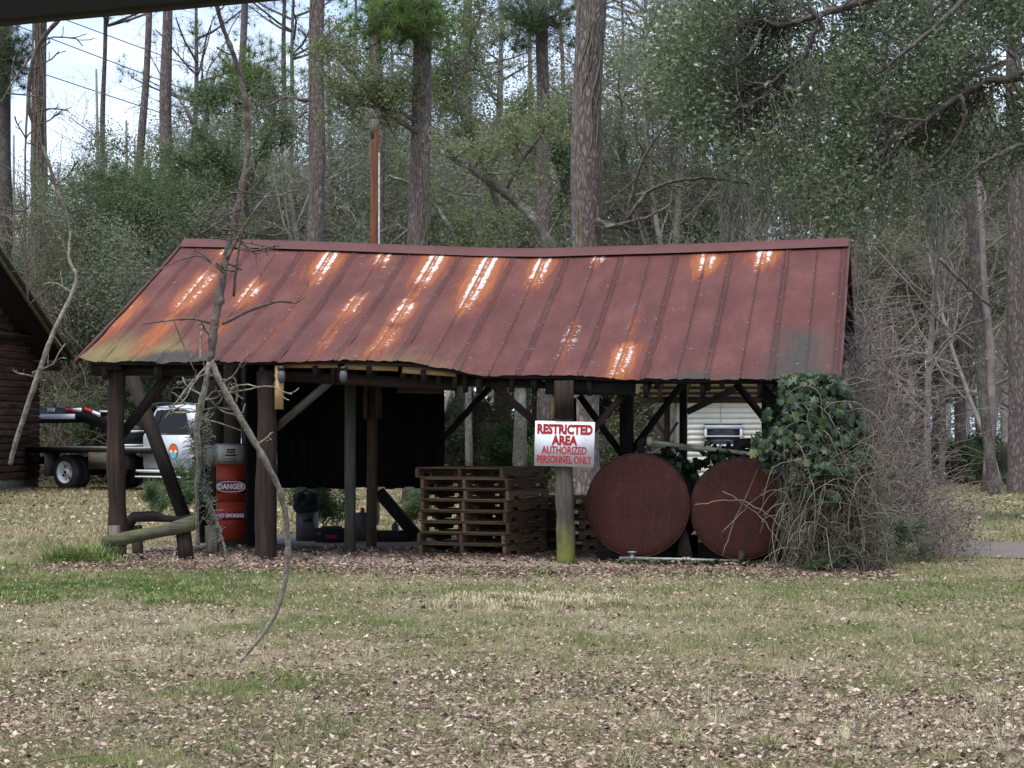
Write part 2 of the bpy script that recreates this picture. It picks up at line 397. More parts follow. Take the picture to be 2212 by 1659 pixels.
def roof_mat():
    m, t, b = nodes('rusty_red_roof'); v = coord(t)
    def att(n_):
        a = t.nodes.new('ShaderNodeAttribute'); a.attribute_name = n_; return a.outputs['Fac']
    def mth(op, a_, b_):
        x = t.nodes.new('ShaderNodeMath'); x.operation = op
        for i, q_ in enumerate((a_, b_)):
            if hasattr(q_, 'is_linked'): t.links.new(q_, x.inputs[i])
            else: x.inputs[i].default_value = q_
        return x.outputs[0]
    base_n = noise(t, v, 1.6, 6, .65, (1.4, .5, 1)); fine = noise(t, v, 60, 3, .8)
    r = ramp(t, [(.28, (.052, .0145, .0115)), (.5, (.078, .024, .019)), (.75, (.118, .044, .036))]); t.links.new(base_n, r.inputs[0])
    c = r.outputs[0]
    fr = ramp(t, [(.3, (.60, .60, .60)), (.7, (1.4, 1.38, 1.38))]); t.links.new(fine, fr.inputs[0]); c = mixc(t, 1.0, c, fr.outputs[0], 'MULTIPLY')
    streak = noise(t, v, 9, 5, .7, (1.6, .16, 1)); patch = noise(t, v, 22, 6, .75, (1.3, .45, 1))
    def mask(a_, n_, k, lo, hi):
        s_ = mth('ADD', a_, mth('MULTIPLY', mth('SUBTRACT', n_, .5), k))
        rr = ramp(t, [(lo, (0, 0, 0)), (hi, (1, 1, 1))]); t.links.new(s_, rr.inputs[0]); return rr.outputs[0]
    c = mixc(t, mth('MULTIPLY', att('seam_shade'), .95), c, (.012, .006, .005))  # crimp shade painted into the sheet colour
    c = mixc(t, mask(att('moss'), streak, 1.1, .25, .95), c, (.13, .098, .035))
    c = mixc(t, mask(att('mold'), streak, 1.3, .35, 1.0), c, (.033, .028, .022))
    c = mixc(t, mask(att('rust'), patch, 1.6, .10, .95), c, (.135, .034, .012))
    c = mixc(t, mask(att('rust'), streak, 1.9, .50, 1.15), c, (.22, .066, .020))
    spk = noise(t, v, 26, 6, .8, (1.2, .55, 1)); sp2 = noise(t, v, 7, 3, .6, (.6, 1, 1))
    c = mixc(t, mask(mth('ADD', att('bare'), mth('MULTIPLY', mth('SUBTRACT', sp2, .5), 1.1)), spk, 2.4, .38, .62), c, (.44, .40, .37))
    t.links.new(c, b.inputs['Base Color']); b.inputs['Roughness'].default_value = .72
    b.inputs['Specular IOR Level'].default_value = .22
    bump(t, b, fine, .08, .002)
    return m
M['roof'] = roof_mat()
M['ridge_cap'] = m_plain('ridge_cap_paint', (.075, .025, .022), .6, 0, .2, 3, .05)

# ------------------------------------------------------------------ ground
def ground_mat():
    m, t, b = nodes('lawn_soil'); v = coord(t, 'Object')
    a = noise(t, v, .35, 6, .6); fine = noise(t, v, 14, 6, .75); mid = noise(t, v, 2.2, 5, .65)
    r = ramp(t, [(.30, (.085, .10, .030)), (.42, (.13, .125, .05)), (.52, (.20, .155, .085)), (.62, (.25, .175, .115)), (.78, (.30, .235, .15))])
    ad = t.nodes.new('ShaderNodeMix'); ad.data_type = 'FLOAT'; ad.inputs[0].default_value = .5
    t.links.new(a, ad.inputs[2]); t.links.new(mid, ad.inputs[3]); t.links.new(ad.outputs[0], r.inputs[0])
    fr = ramp(t, [(.3, (.25, .23, .21)), (.5, (.75, .74, .71)), (.7, (1.45, 1.38, 1.35))]); t.links.new(fine, fr.inputs[0])
    c = mixc(t, 1.0, r.outputs[0], fr.outputs[0], 'MULTIPLY')
    t.links.new(c, b.inputs['Base Color']); b.inputs['Roughness'].default_value = .97; b.inputs['Specular IOR Level'].default_value = .1
    bump(t, b, fine, .8, .03)
    return m
M['ground'] = ground_mat()
M['dirt'] = m_plain('bare_dirt', (.19, .155, .125), .97, 0, .35, 9, .5)
M['gravel'] = m_plain('grey_gravel', (.115, .098, .09), .95, 0, .55, 16, .8, dirt=(.16, .13, .10))

rs = np.random.RandomState(3)
def gz(x, y):
    return (vnoise(x, y, 2.7, 11) - .5) * .05 + (vnoise(x, y, .8, 12) - .5) * .02
def grid_mesh(xs, ys, zf, name, mat, **tg):
    X, Y = np.meshgrid(xs, ys); Z = zf(X, Y)
    V = np.stack([X.ravel(), Y.ravel(), Z.ravel()], 1); nx = len(xs)
    i = np.arange(len(ys) - 1)[:, None] * nx; j = np.arange(nx - 1)[None, :]
    q = np.stack([i + j, i + j + 1, i + nx + j + 1, i + nx + j], -1).reshape(-1, 4)
    mb = MB(); mb.add(V, q); return mb.build(name, mat, smooth=True, **tg)
def soft(x, y):
    return gz(x, y) * np.clip((y - 2) / 4, 0, 1) * np.clip((75 - y) / 10, 0, 1) * np.clip((22 - np.abs(x)) / 6, 0, 1)
xs = np.concatenate([[-500, -150, -60, -30], np.arange(-22, 22.01, .35), [30, 60, 150, 500]])
ys = np.concatenate([[-200, -60, -20, 0, 4], np.arange(6, 75.01, .35), [90, 120, 180, 300, 600]])
grid_mesh(xs, ys, soft, 'ground', M['ground'], kind='structure')

# driveway of gravel on the right, running off behind the sheds
drv = MB(); n = 60; tt = np.linspace(0, 1, n)
cxp = 3.7 + tt * 36; road_c = lambda x: 28.9 - 6.0 * (1 - np.exp(-(x - 3.7) / 5.0)); cyp = road_c(cxp)
ws = np.minimum(1.75, .5 + tt * 40) + .25 * vnoise(tt * 30, tt * 0, 1.5, 5)
lo = np.stack([cxp, cyp - ws + .3 * vnoise(tt * 50, tt, 1, 6), np.full(n, .0)], 1); hi = np.stack([cxp, cyp + ws + .3 * vnoise(tt * 50, tt, 1, 8), np.full(n, .0)], 1)
for P in (lo, hi): P[:, 2] = soft(P[:, 0], P[:, 1]) + .016
md_ = (lo + hi) / 2; md_[:, 2] = soft(md_[:, 0], md_[:, 1]) + .028
V = np.concatenate([lo, md_, hi]); i = np.arange(n - 1)
drv.add(V, np.concatenate([np.stack([i, i + 1, n + i + 1, n + i], 1), np.stack([n + i, n + i + 1, 2 * n + i + 1, 2 * n + i], 1)]))
drv.build('gravel_driveway', M['gravel'], smooth=True, kind='structure')

# ------------------------------------------------------------------ shed frame of reference
TH = math.atan(854 / F); cT, sT = math.cos(TH), math.sin(TH); D0 = 23.3
def S(u, v, z): return np.array([u * cT + v * sT, D0 - u * sT + v * cT, z])
U = np.array([cT, -sT, 0]); V_ = np.array([sT, cT, 0]); ZZ = np.array([0, 0, 1.])
AX = [U, V_, ZZ]
def u_of(px, v):
    t = (px - CX) / F
    return (t * (D0 + v * cT) - v * sT) / (cT + t * sT)
def uz(px, py, v):
    u = u_of(px, v); Y = D0 - u * sT + v * cT
    return u, EYE - (py - HY) / F * Y
def SP(px, py, v):
    u, z = uz(px, py, v); return S(u, v, z)
RUN = 3.6
eave_px = [(165, 778), (183, 782), (350, 783), (600, 780), (730, 778.5), (862, 782), (984, 799), (1003, 808), (1060, 812), (1112, 810), (1220, 813), (1373, 818), (1500, 820), (1700, 820), (1812, 818)]
eu = np.array([uz(a, b, 0) for a, b in eave_px]); 
ridge_px = [(385, 527), (560, 530), (713, 535), (922, 543), (1060, 548), (1182, 549), (1304, 545), (1477, 540), (1835, 526)]
ru = np.array([uz(a, b, RUN) for a, b in ridge_px])
UL, UR = eu[0, 0], eu[-1, 0]
def roof_z(u, s):
    ze = np.interp(u, eu[:, 0], eu[:, 1]); zr = np.interp(u, ru[:, 0], ru[:, 1])
    sag = -.05 * np.sin(np.clip(s, 0, 1) * math.pi) * (1 + .6 * np.sin(np.asarray(u) * 1.7))
    return zr * (1 - s) + ze * s + sag
def back_z(u, s):
    zr = np.interp(u, ru[:, 0], ru[:, 1]); return zr * (1 - s) + 2.42 * s

shed = thing('open_shed', S(0, 3.6, 0), 'open pole shed with a sagging rusty red metal roof', 'shed')
roofp = MB()
for k in range(15):      # purlins under the metal, one mesh: the deck that the sheets lie on
    s = .02 + k * .068
    us = np.linspace(UL + .12, UR - .08, 12)
    for a, b in zip(us[:-1], us[1:]):
        roofp.beam(S(a, RUN * (1 - s), roof_z(a, s) - .05), S(b, RUN * (1 - s), roof_z(b, s) - .05), .09, .035)
        roofp.beam(S(a, RUN * (1 + s), back_z(a, s) - .05), S(b, RUN * (1 + s), back_z(b, s) - .05), .09, .035)
roof = roofp.build('roof', M['dark'], shed)

def crimp(x):
    h = 0
    for c0 in (.014, .052, .345):
        d = abs(x - c0)
        if d < .010: h = max(h, .014 * (1 - d / .010))
    return h
PW = .66
cols = [0, .001, .008, .014, .020, .027, .033, .039, .046, .052, .058, .065, .10, .14, .18, .21, .24, .27, .30, .325, .332, .338, .345, .352, .358, .365, .39, .42, .45, .48, .52, .56, .60, .64, .66]
patches = [ # k, s0, s1, rust, bare, width
 (1, -.02, .16, 1.0, .95, .16), (2, .0, .19, 1.1, .95, .17), (3, .45, .75, .45, .15, .05), (3, .70, 1.05, 1.1, .62, .13), (4, -.03, .07, .7, 1.0, .13), (4, .52, .92, .5, .42, .045),
 (5, -.02, .28, .95, .85, .15), (5, .28, .36, .3, 0, .1), (6, -.03, .56, 1.1, 1.0, .18), (7, -.02, .33, 1.1, .95, .17), (7, .33, .48, .6, .1, .10), (7, .44, .66, 1.0, .70, .13), (7, .68, .97, .8, .42, .14),
 (8, -.02, .13, .8, .85, .13), (8, .38, .60, .9, .58, .12), (8, .60, .98, .55, .2, .11), (9, -.02, .27, 1.1, .95, .17), (9, .27, .5, .35, 0, .1), (9, .5, .9, .35, .1, .1),
 (10, -.02, .05, .4, .3, .06), (10, .28, .52, 1.0, .62, .12), (10, .6, .9, .55, .05, .13), (11, -.02, .09, .8, .8, .14), (11, .10, .22, .5, .1, .1), (11, .24, .60, 1.15, .62, .14), (11, .6, .95, .8, .15, .13),
 (12, .45, .85, .95, .15, .18)]
def fields(u, s):
    rust = np.zeros_like(u); bare = np.zeros_like(u)
    for k, s0, s1, ra, ba, wd in patches:
        uc = UR - (k + .5) * PW + .015
        d = np.abs(u - uc)
        ln_ = s1 - s0; jit = (vnoise(u, s * 0, .05, 91) - .5) * .09
        env = np.clip((s + jit - s0 + .02) / .08, 0, 1) * np.clip((s1 + jit + .05 - s) / (.06 + ln_ * .35), 0, 1)
        rust = np.maximum(rust, 1.15 * ra * np.sqrt(env) * np.exp(-(d / (wd * 1.3)) ** 2))
        two = np.maximum(np.exp(-((d - .058) / .026) ** 2), .9 * np.exp(-(d / .013) ** 2))
        bare = np.maximum(bare, 1.12 * ba * env * two * (.78 + .22 * np.clip(1 - (s - s0) / (s1 - s0), 0, 1)))
    mold = 1.0 * np.clip((s - .52) / .2, 0, 1) * np.exp(-((u - (UR - .42)) / .42) ** 2) + .6 * np.clip((s - .7) / .25, 0, 1) * np.exp(-((u - (UR - 1.5)) / .35) ** 2)
    mold += 1.2 * np.clip((s - .86) / .08, 0, 1) * np.exp(-((u - (UL + 1.1)) / .45) ** 2) + .7 * np.clip((s - .55) / .1, 0, 1) * np.clip((1.0 - s) / .2, 0, 1) * np.exp(-((u - (UL + 1.45)) / .12) ** 2)
    mold += .35 * np.clip((s - .93) / .05, 0, 1)
    moss = .95 * np.clip((s - .66) / .25, 0, 1) * np.exp(-((u - (UL + .35)) / .6) ** 2) + .55 * np.clip((s - .7) / .3, 0, 1) * np.exp(-((u - (UL + 3.6)) / 1.0) ** 2) + .4 * np.clip((s - .8) / .2, 0, 1) * np.exp(-((u - (UR - .15)) / .3) ** 2)
    moss += .75 * np.clip((s - .72) / .2, 0, 1) * np.exp(-((u - (UL + .9)) / .3) ** 2)
    return rust, bare, mold, moss
srows = np.linspace(0, 1.0, 56)
for k in range(13):
    for side in (0, 1):
        u1 = UR - k * PW; u0 = max(u1 - PW, UL)
        if u1 - u0 < .1: continue
        cl = [c for c in cols if c <= u1 - u0 + 1e-6]
        rows = srows if side == 0 else srows[::5]
        uu, ss = np.meshgrid(u1 - np.array(cl), rows)
        hh = np.array([crimp(c) for c in cl])[None, :] + np.zeros_like(uu)
        if side == 0:
            wob = (vnoise(uu * 3, ss * 9, 1.0, 31 + k) - .5) * .022 * (.3 + ss)
            edge = np.where(ss > .985, (vnoise(uu * 14, uu * 0, 1.0, 71) - .5) * .03, 0)
            z = roof_z(uu, ss) + hh + wob + edge + (.002 if k % 2 else 0); vv = RUN * (1 - ss) + edge * .6
        else:
            z = back_z(uu, ss) + hh; vv = RUN * (1 + ss)
        if side == 0 and k == 12:     # bent corner of the last sheet
            bend = np.clip((ss - .93) / .07, 0, 1) * np.clip((UL + .22 - uu) / .22, 0, 1); z = z + bend * .05
        P = np.stack([uu * cT + vv * sT, D0 - uu * sT + vv * cT, z], -1).reshape(-1, 3)
        ncol = len(cl); i = np.arange(len(rows) - 1)[:, None] * ncol; j = np.arange(ncol - 1)[None, :]
        q = np.stack([i + j, i + ncol + j, i + ncol + j + 1, i + j + 1], -1).reshape(-1, 4)
        mb = MB(); mb.add(P, q, lc=np.stack([uu.ravel(), ss.ravel() * 3.95 + side * 10, 0 * uu.ravel()], 1))
        o = mb.build('roof_sheet', M['roof'], roof, smooth=False)
        f = fields(uu.ravel(), ss.ravel() if side == 0 else ss.ravel() * 0 + .4)
        sm = np.array([max([0] + [np.exp(-((x - c0 - .009) / .0065) ** 2) for c0 in (.014, .052, .345)]) for x in cl])[None, :] + 0 * uu  # lee-side shade of each crimp, painted as a thin dark line
        for nm, arr in zip(('rust', 'bare', 'mold', 'moss', 'seam_shade'), (*f, sm.ravel())):
            a = o.data.attributes.new(nm, 'FLOAT', 'POINT'); a.data.foreach_set('value', arr.astype(np.float32))
cap = MB()
us = np.linspace(UL + .02, UR + .01, 30)
prof = [(-.16, -.055), (-.145, -.035), (-.03, .035), (0, .06), (.03, .035), (.145, -.035), (.16, -.055)]
P = np.array([[S(u, RUN + a, np.interp(u, ru[:, 0], ru[:, 1]) + b + .012) for a, b in prof] for u in us])
nn = len(prof); i = np.arange(len(us) - 1)[:, None] * nn; j = np.arange(nn - 1)[None, :]
cap.add(P.reshape(-1, 3), np.stack([i + j, i + j + 1, i + nn + j + 1, i + nn + j], -1).reshape(-1, 4))
cap.build('ridge_cap', M['ridge_cap'], roof)
for u_ in (UL - .01, UR + .012):
    fb = MB()
    for a, b in ((0, .33), (.33, .66), (.66, 1)):
        fb.beam(S(u_, RUN * (1 - a), roof_z(u_, a) - .02), S(u_, RUN * (1 - b), roof_z(u_, b) - .02), .025, .055)
        fb.beam(S(u_, RUN * (1 + a), back_z(u_, a) - .02), S(u_, RUN * (1 + b), back_z(u_, b) - .02), .025, .055)
    fb.build('edge_flashing', M['ridge_cap'], roof)
sb = MB()     # screws along the crimps
for k in range(12):
    for off in (.033, .345):
        for s in (.03, .22, .42, .6, .8, .96):
            u = UR - k * PW - off - .02
            sb.box(S(u, RUN * (1 - s), roof_z(u, s) + .016), (.010, .010, .010), AX)
sb.build('roof_screws', M['stone'], roof, kind='stuff')

# rafters, each its own part
rp = np.linspace(UL + .28, UR - .22, 14)
for u in rp:
    mb = MB(); mb.beam(S(u, RUN, roof_z(u, 0) - .26), S(u, .10, roof_z(u, .97) - .17), .05, .14)
    mb.build('rafter', M['dark'], shed)
    mb = MB(); mb.beam(S(u, RUN + .03, back_z(u, 0) - .15), S(u, 2 * RUN - .1, back_z(u, .97) - .13), .05, .14)
    mb.build('rafter', M['dark'], shed)

def log_post(px, v, r, mat, label=None, top_s=None, z0=0, lean=0, lump=.012):
    u = u_of(px, v); zt = (roof_z(u, 1 - v / RUN) if v <= RUN else back_z(u, v / RUN - 1)) - .17
    n = 14; zz = np.linspace(z0 - .05, zt, n)
    pts = [S(u + lean * (z - zt) + .012 * math.sin(z * 3 + px), v, z) for z in zz]
    rr = [r * (1.06 - .09 * (i / n)) + lump * (rnd.random() - .5) for i in range(n)]
    mb = MB(); mb.tube(pts, rr, 14)
    o = mb.build('log_post', mat, shed, smooth=True); 
    if label: o['label'] = label
    return u, zt
P1 = log_post(252, .25, .098, M['log'], 'round brown corner log post', lump=.016)
P2 = log_post(575, .2, .107, M['log_red'], 'thick reddish brown log post with peeling grey streaks')
P3 = log_post(1220, .1, .094, M['mossy_post'], 'grey log post with a bright green mossy foot')
mb = MB(); mb.beam(SP(1219, 905, -.015), SP(1218, 822, -.015), .20, .03, up=V_); mb.build('post_shade_board', M['log'], shed, label='dark board added over the top of the mossy post as eave shade')  # dark board added to stand in for eave shade on the post top
P4 = log_post(1742, .25, .09, M['log'])
for px in (440, 1354, 1660):
    u = u_of(px, 3.6); mb = MB(); mb.box(S(u, 3.6, 1.65), (.155, .155, 3.3), AX); mb.build('square_post', M['dark'], shed)
for px in (1476, 1680, 480):
    u = u_of(px, 7.0); mb = MB(); mb.box(S(u, 7.0, 1.15), (.10, .10, 2.3), AX); mb.build('square_post', M['dark'], shed)
mb = MB(); a = SP(756, 1205, 1.44); b = SP(757, 800, 1.44); a[2] = 0; mb.beam(a, b, .105, .105, up=V_); mb.build('lumber_post', M['treated'], shed, label='greenish grey treated square post')
mb = MB(); a = SP(802, 1190, 2.9); b = SP(806, 800, 2.9); a[2] = 0; mb.beam(a, b, .105, .105, up=V_); mb.build('lumber_post', M['brown_post'], shed, label='brown square post with side splints')
for dx in (-13, 13):
    mb = MB(); mb.beam(SP(805 + dx, 905, 2.86), SP(805 + dx, 815, 2.86), .05, .13, up=V_); mb.build('splint', M['brown_post'], shed)

def brace(p, q, v, wd, mat, vb=None, **k):
    vb = v if vb is None else vb
    mb = MB(); mb.beam(SP(*p, v), SP(*q, vb), .045 if wd < 16 else .06, wd / F * (D0 + v), up=V_)
    # beam's height axis must lie in the wall plane
    return mb.build('brace', mat, shed, **k)
def brace2(p, q, v, wd, th, mat, vb=None, name='brace', **k):
    a = SP(*p, v); b = SP(*q, v if vb is None else vb); d = b - a; d /= np.linalg.norm(d)
    side = np.cross(d, V_); side /= np.linalg.norm(side)
    mb = MB(); mb.beam(a, b, th, wd / F * (D0 + v), up=side)
    return mb.build(name, mat, shed, **k)
brace2((262, 940), (385, 783), .42, 19, .08, M['log'])
brace2((276, 788), (398, 1118), 3.4, 26, .12, M['dark'])
brace2((596, 925), (728, 812), .32, 16, .05, M['grey_wood'])
brace2((495, 850), (553, 962), .9, 15, .05, M['dark'])
brace2((1160, 915), (1052, 820), .25, 15, .06, M['log'])
brace2((955, 950), (1064, 830), 3.5, 12, .09, M['dark'])
brace2((1240, 978), (1362, 835), .3, 14, .05, M['log'])
brace2((1252, 855), (1346, 985), 3.6, 13, .09, M['dark'])
brace2((1364, 975), (1474, 828), 3.6, 13, .09, M['dark'])
brace2((1590, 828), (1660, 915), 3.5, 15, .09, M['dark'])
brace2((1484, 890), (1597, 835), 6.9, 14, .05, M['grey_wood'])
brace2((1640, 828), (1700, 890), .6, 13, .09, M['dark'])
brace2((818, 1062), (902, 1160), 3.9, 24, .12, M['dark'])
brace2((1240, 860), (1242, 960), 3.9, 8, .06, M['dark'])

def hbeam(pa, pb, ya0, ya1, v, th, mat, name='header_beam', yb=None, **k):
    u0, za = uz(pa, (ya0 + ya1) / 2, v); u1, zb = uz(pb, ((ya0 + ya1) / 2) if yb is None else yb, v)
    mb = MB(); mb.beam(S(u0, v, za), S(u1, v, zb), th, (ya1 - ya0) / F * (D0 + v)); return mb.build(name, mat, shed, **k)
hbeam(200, 470, 786, 812, .30, .14, M['dark'])
hbeam(612, 730, 783, 795, .14, .04, M['lumber'], 'repair_board', label='yellow new lumber under the eave')
hbeam(745, 860, 784, 798, .14, .04, M['lumber'], 'repair_board', yb=795)
hbeam(870, 985, 790, 806, .14, .04, M['lumber'], 'repair_board', yb=806)
mb = MB(); mb.beam(SP(603, 884, .06), SP(604, 790, .06), .09, .04, up=V_); mb.build('repair_board', M['lumber'], shed, label='upright yellow board beside the reddish post')
mb = MB(); mb.beam(SP(1195, 905, .22), SP(1197, 850, .22), .04, .05, up=V_); mb.build('repair_board', M['lumber'], shed)
hbeam(600, 985, 800, 824, .35, .12, M['log'], yb=832)
hbeam(985, 1200, 818, 834, .30, .12, M['dark'], yb=832)
hbeam(1180, 1372, 820, 852, .22, .12, M['dark'], yb=838)
hbeam(1372, 1800, 816, 829, .30, .12, M['dark'])
hbeam(960, 1700, 800, 822, 3.6, .12, M['dark'])
hbeam(300, 1700, 806, 818, 7.0, .08, M['dark'])
hbeam(860, 958, 824, 849, .45, .10, M['log'], yb=838)
# rafter feet that poke below the eave, and hanging bits
for px in (340, 470, 722, 735, 873, 900, 950, 985, 1005, 1040, 1107, 1160, 1190, 1340, 1420, 1530, 1560):
    h = rnd.uniform(10, 26); y0 = 803 + (px > 950) * 18
    mb = MB(); mb.beam(SP(px, y0 - 14, .18), SP(px + rnd.uniform(-4, 2), y0 + h, .18 + .06), .05, .07, up=V_); mb.build('rafter_end', M['log'], shed)
mb = MB(); mb.beam(SP(198, 793, .12), SP(262, 789, .12), .05, .10); mb.build('rafter_end', M['dark'], shed)
for px in (665, 720):        # small clear lamp jars hanging under the eave
    pass
# inner board wall, hanging clear of the ground
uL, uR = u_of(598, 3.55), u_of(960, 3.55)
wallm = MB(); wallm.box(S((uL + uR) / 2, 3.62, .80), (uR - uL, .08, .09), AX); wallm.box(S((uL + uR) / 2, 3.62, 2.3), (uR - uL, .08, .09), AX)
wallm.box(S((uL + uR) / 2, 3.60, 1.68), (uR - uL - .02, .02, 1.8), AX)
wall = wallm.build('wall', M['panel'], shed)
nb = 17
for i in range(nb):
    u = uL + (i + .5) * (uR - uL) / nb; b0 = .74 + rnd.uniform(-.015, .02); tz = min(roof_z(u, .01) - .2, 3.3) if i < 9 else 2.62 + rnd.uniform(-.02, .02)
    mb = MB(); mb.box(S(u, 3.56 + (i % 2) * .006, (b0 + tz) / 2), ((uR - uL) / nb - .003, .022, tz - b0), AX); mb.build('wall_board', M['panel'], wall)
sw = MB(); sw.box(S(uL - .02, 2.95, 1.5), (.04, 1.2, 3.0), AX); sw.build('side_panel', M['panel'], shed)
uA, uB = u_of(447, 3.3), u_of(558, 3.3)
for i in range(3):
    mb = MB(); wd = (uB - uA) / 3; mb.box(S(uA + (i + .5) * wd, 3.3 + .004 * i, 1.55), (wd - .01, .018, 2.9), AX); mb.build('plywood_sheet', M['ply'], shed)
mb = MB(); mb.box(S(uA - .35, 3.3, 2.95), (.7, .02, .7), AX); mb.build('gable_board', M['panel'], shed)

# dirt pad under the roof
pad = MB(); th_ = np.linspace(0, 2 * math.pi, 60, endpoint=False)
pu = -.7 + 4.3 * np.sign(np.cos(th_)) * np.abs(np.cos(th_)) ** .45 + .2 * np.sin(th_ * 7); pv = 3.2 + 3.7 * np.sign(np.sin(th_)) * np.abs(np.sin(th_)) ** .5 + .15 * np.cos(th_ * 11)
ring = np.array([S(a, b, 0) for a, b in zip(pu, pv)]); ring[:, 2] = soft(ring[:, 0], ring[:, 1]) - .01
inner = np.array([S(-.7 + (a + .7) * .93, 3.2 + (b - 3.2) * .93, 0) for a, b in zip(pu, pv)]); inner[:, 2] = .045
cc = S(-.7, 3.2, .05); V = np.concatenate([ring, inner, [cc]]); i = np.arange(60)
pad.add(V, np.stack([i, (i + 1) % 60, 60 + (i + 1) % 60, 60 + i], 1), np.stack([60 + i, 60 + (i + 1) % 60, np.full(60, 120)], 1))
pad.build('dirt_floor', M['dirt'], smooth=True, kind='structure')
print('shed done')

# ------------------------------------------------------------------ lettering
def text_mesh(name, body, size, mat, parent, origin, xdir, ydir, sx=1.0, bold=0.0, ext=.0015, align='CENTER'):
    cu = bpy.data.curves.new(name, 'FONT'); cu.body = body; cu.size = size; cu.align_x = align; cu.align_y = 'CENTER'
    cu.offset = bold; cu.extrude = ext; cu.resolution_u = 3
    o = bpy.data.objects.new(name, cu); C.objects.link(o)
    dg = bpy.context.evaluated_depsgraph_get(); me = bpy.data.meshes.new_from_object(o.evaluated_get(dg))
    bpy.data.objects.remove(o)
    co = np.empty(len(me.vertices) * 3, np.float32); me.vertices.foreach_get('co', co); co = co.reshape(-1, 3)
    xd = np.asarray(xdir, float); yd = np.asarray(ydir, float); nd = np.cross(xd, yd)
    V = np.asarray(origin) - wloc(parent) + co[:, :1] * sx * xd + co[:, 1:2] * yd + co[:, 2:3] * nd
    me.vertices.foreach_set('co', V.astype(np.float32).ravel()); me.materials.clear(); me.materials.append(mat); me.update()
    me.name = name
    ob = bpy.data.objects.new(name, me); C.objects.link(ob); ob.parent = parent
    return ob

# ------------------------------------------------------------------ restricted area sign on its post
v_s = -.01
sc_ = thing('warning_sign', SP(1220, 958, v_s), 'white sign with red RESTRICTED AREA lettering nailed to the mossy post', 'sign')
TL, TR, BL, BR = SP(1155.5, 908.5, v_s), SP(1284, 912, v_s), SP(1155, 1006, v_s), SP(1284, 1009.5, v_s)
ctr = (TL + TR + BL + BR) / 4; xd = (TR - TL + BR - BL); Wd = np.linalg.norm(xd) / 2; xd /= np.linalg.norm(xd); zd = (TL - BL + TR - BR); Hd = np.linalg.norm(zd) / 2
nd_ = np.cross(xd, ZZ); nd_ /= np.linalg.norm(nd_); zd = np.cross(nd_, xd)* -1; zd = zd if zd[2] > 0 else -zd
nf = -V_ if (nd_ @ V_) > 0 else nd_      # front normal towards the camera
mb = MB(); mb.box(ctr, (Wd, .012, Hd), [xd, V_, zd]); mb.build('board', M['sign_white'], sc_)
def sline(body, fy, size, sx, bold):
    o = ctr + zd * Hd * (.5 - fy) - V_ * .008
    return text_mesh('lettering', body, size, M['sign_red'], sc_, o, xd, zd, sx, bold)
sline('RESTRICTED', .185, .132, .80, .0064)
sline('AREA', .432, .132, .80, .0064)
sline('AUTHORIZED', .650, .112, .68, .0022)
sline('PERSONNEL ONLY', .860, .112, .62, .0022)
nb_ = MB()
for f in (-.27, 0.05, .28):
    nb_.tube([ctr + zd * Hd * f - V_ * .006, ctr + zd * Hd * f - V_ * .012], .006, 8)
nb_.build('nail', M['dark'], sc_)

# ------------------------------------------------------------------ fuel pump
v_p = 2.6
u0 = u_of(470, v_p); u1 = u_of(528, v_p); zt = 1.345
pw = u1 - u0; pd = .36
PA = R(-13); pu_ = U * math.cos(PA) + V_ * math.sin(PA) * -1; pu_ = U * math.cos(R(14)) + V_ * -math.sin(R(14)); pu_ /= np.linalg.norm(pu_)
pv_ = np.cross(ZZ, pu_)
base = S((u0 + u1) / 2, v_p, 0)
pump = thing('fuel_pump', base, 'old orange red fuel pump with DANGER and NO SMOKING lettering', 'fuel pump')
pu_ = U * math.cos(R(13)) + V_ * math.sin(R(13)); pv_ = np.cross(ZZ, pu_)     # turned so the right flank shows
def pb(x, y, z): return base + pu_ * x + pv_ * y + ZZ * z
PX = [pu_, pv_, ZZ]
w2 = pw / 2 + .01
mb = MB(); mb.box(pb(0, pd / 2, .06), (2 * w2 + .06, pd + .04, .12), PX); mb.build('plinth', M['dull_black'], pump)
mb = MB(); mb.box(pb(0, pd / 2 + .006, .12 + .46), (2 * w2 - .01, pd - .012, .92), PX); body = mb.build('cabinet', M['pump_dark'], pump)
mb = MB(); mb.box(pb(0, .0, .12 + .235), (2 * w2, .014, .46), PX); mb.build('lower_panel', M['pump_red'], pump)
mb = MB(); mb.box(pb(0, .0, .12 + .70), (2 * w2, .014, .44), PX); mb.build('upper_panel', M['pump_red'], pump)
mb = MB(); mb.box(pb(0, pd / 2, 1.045 + .115), (2 * w2 + .015, pd + .01, .235), PX); head = mb.build('head', M['pump_dark'], pump)
mb = MB(); mb.box(pb(0, -.012, 1.165), (2 * w2 + .01, .018, .245), PX); bez = mb.build('dial_bezel', M['steel'], pump)
mb = MB(); mb.box(pb(0, -.022, 1.175), (2 * w2 - .05, .008, .185), PX, taper=1.0); mb.build('dial_face', M['cream'], pump)
mb = MB()
for zz in (1.215, 1.185, 1.15): mb.box(pb(0, -.0275, zz), (.13 if zz < 1.18 else .10, .004, .020), PX)
mb.build('counter_window', M['black'], pump)
mb = MB(); mb.box(pb(-.01, -.0275, 1.105), (.17, .004, .006), PX); mb.build('price_slot', M['black'], pump)
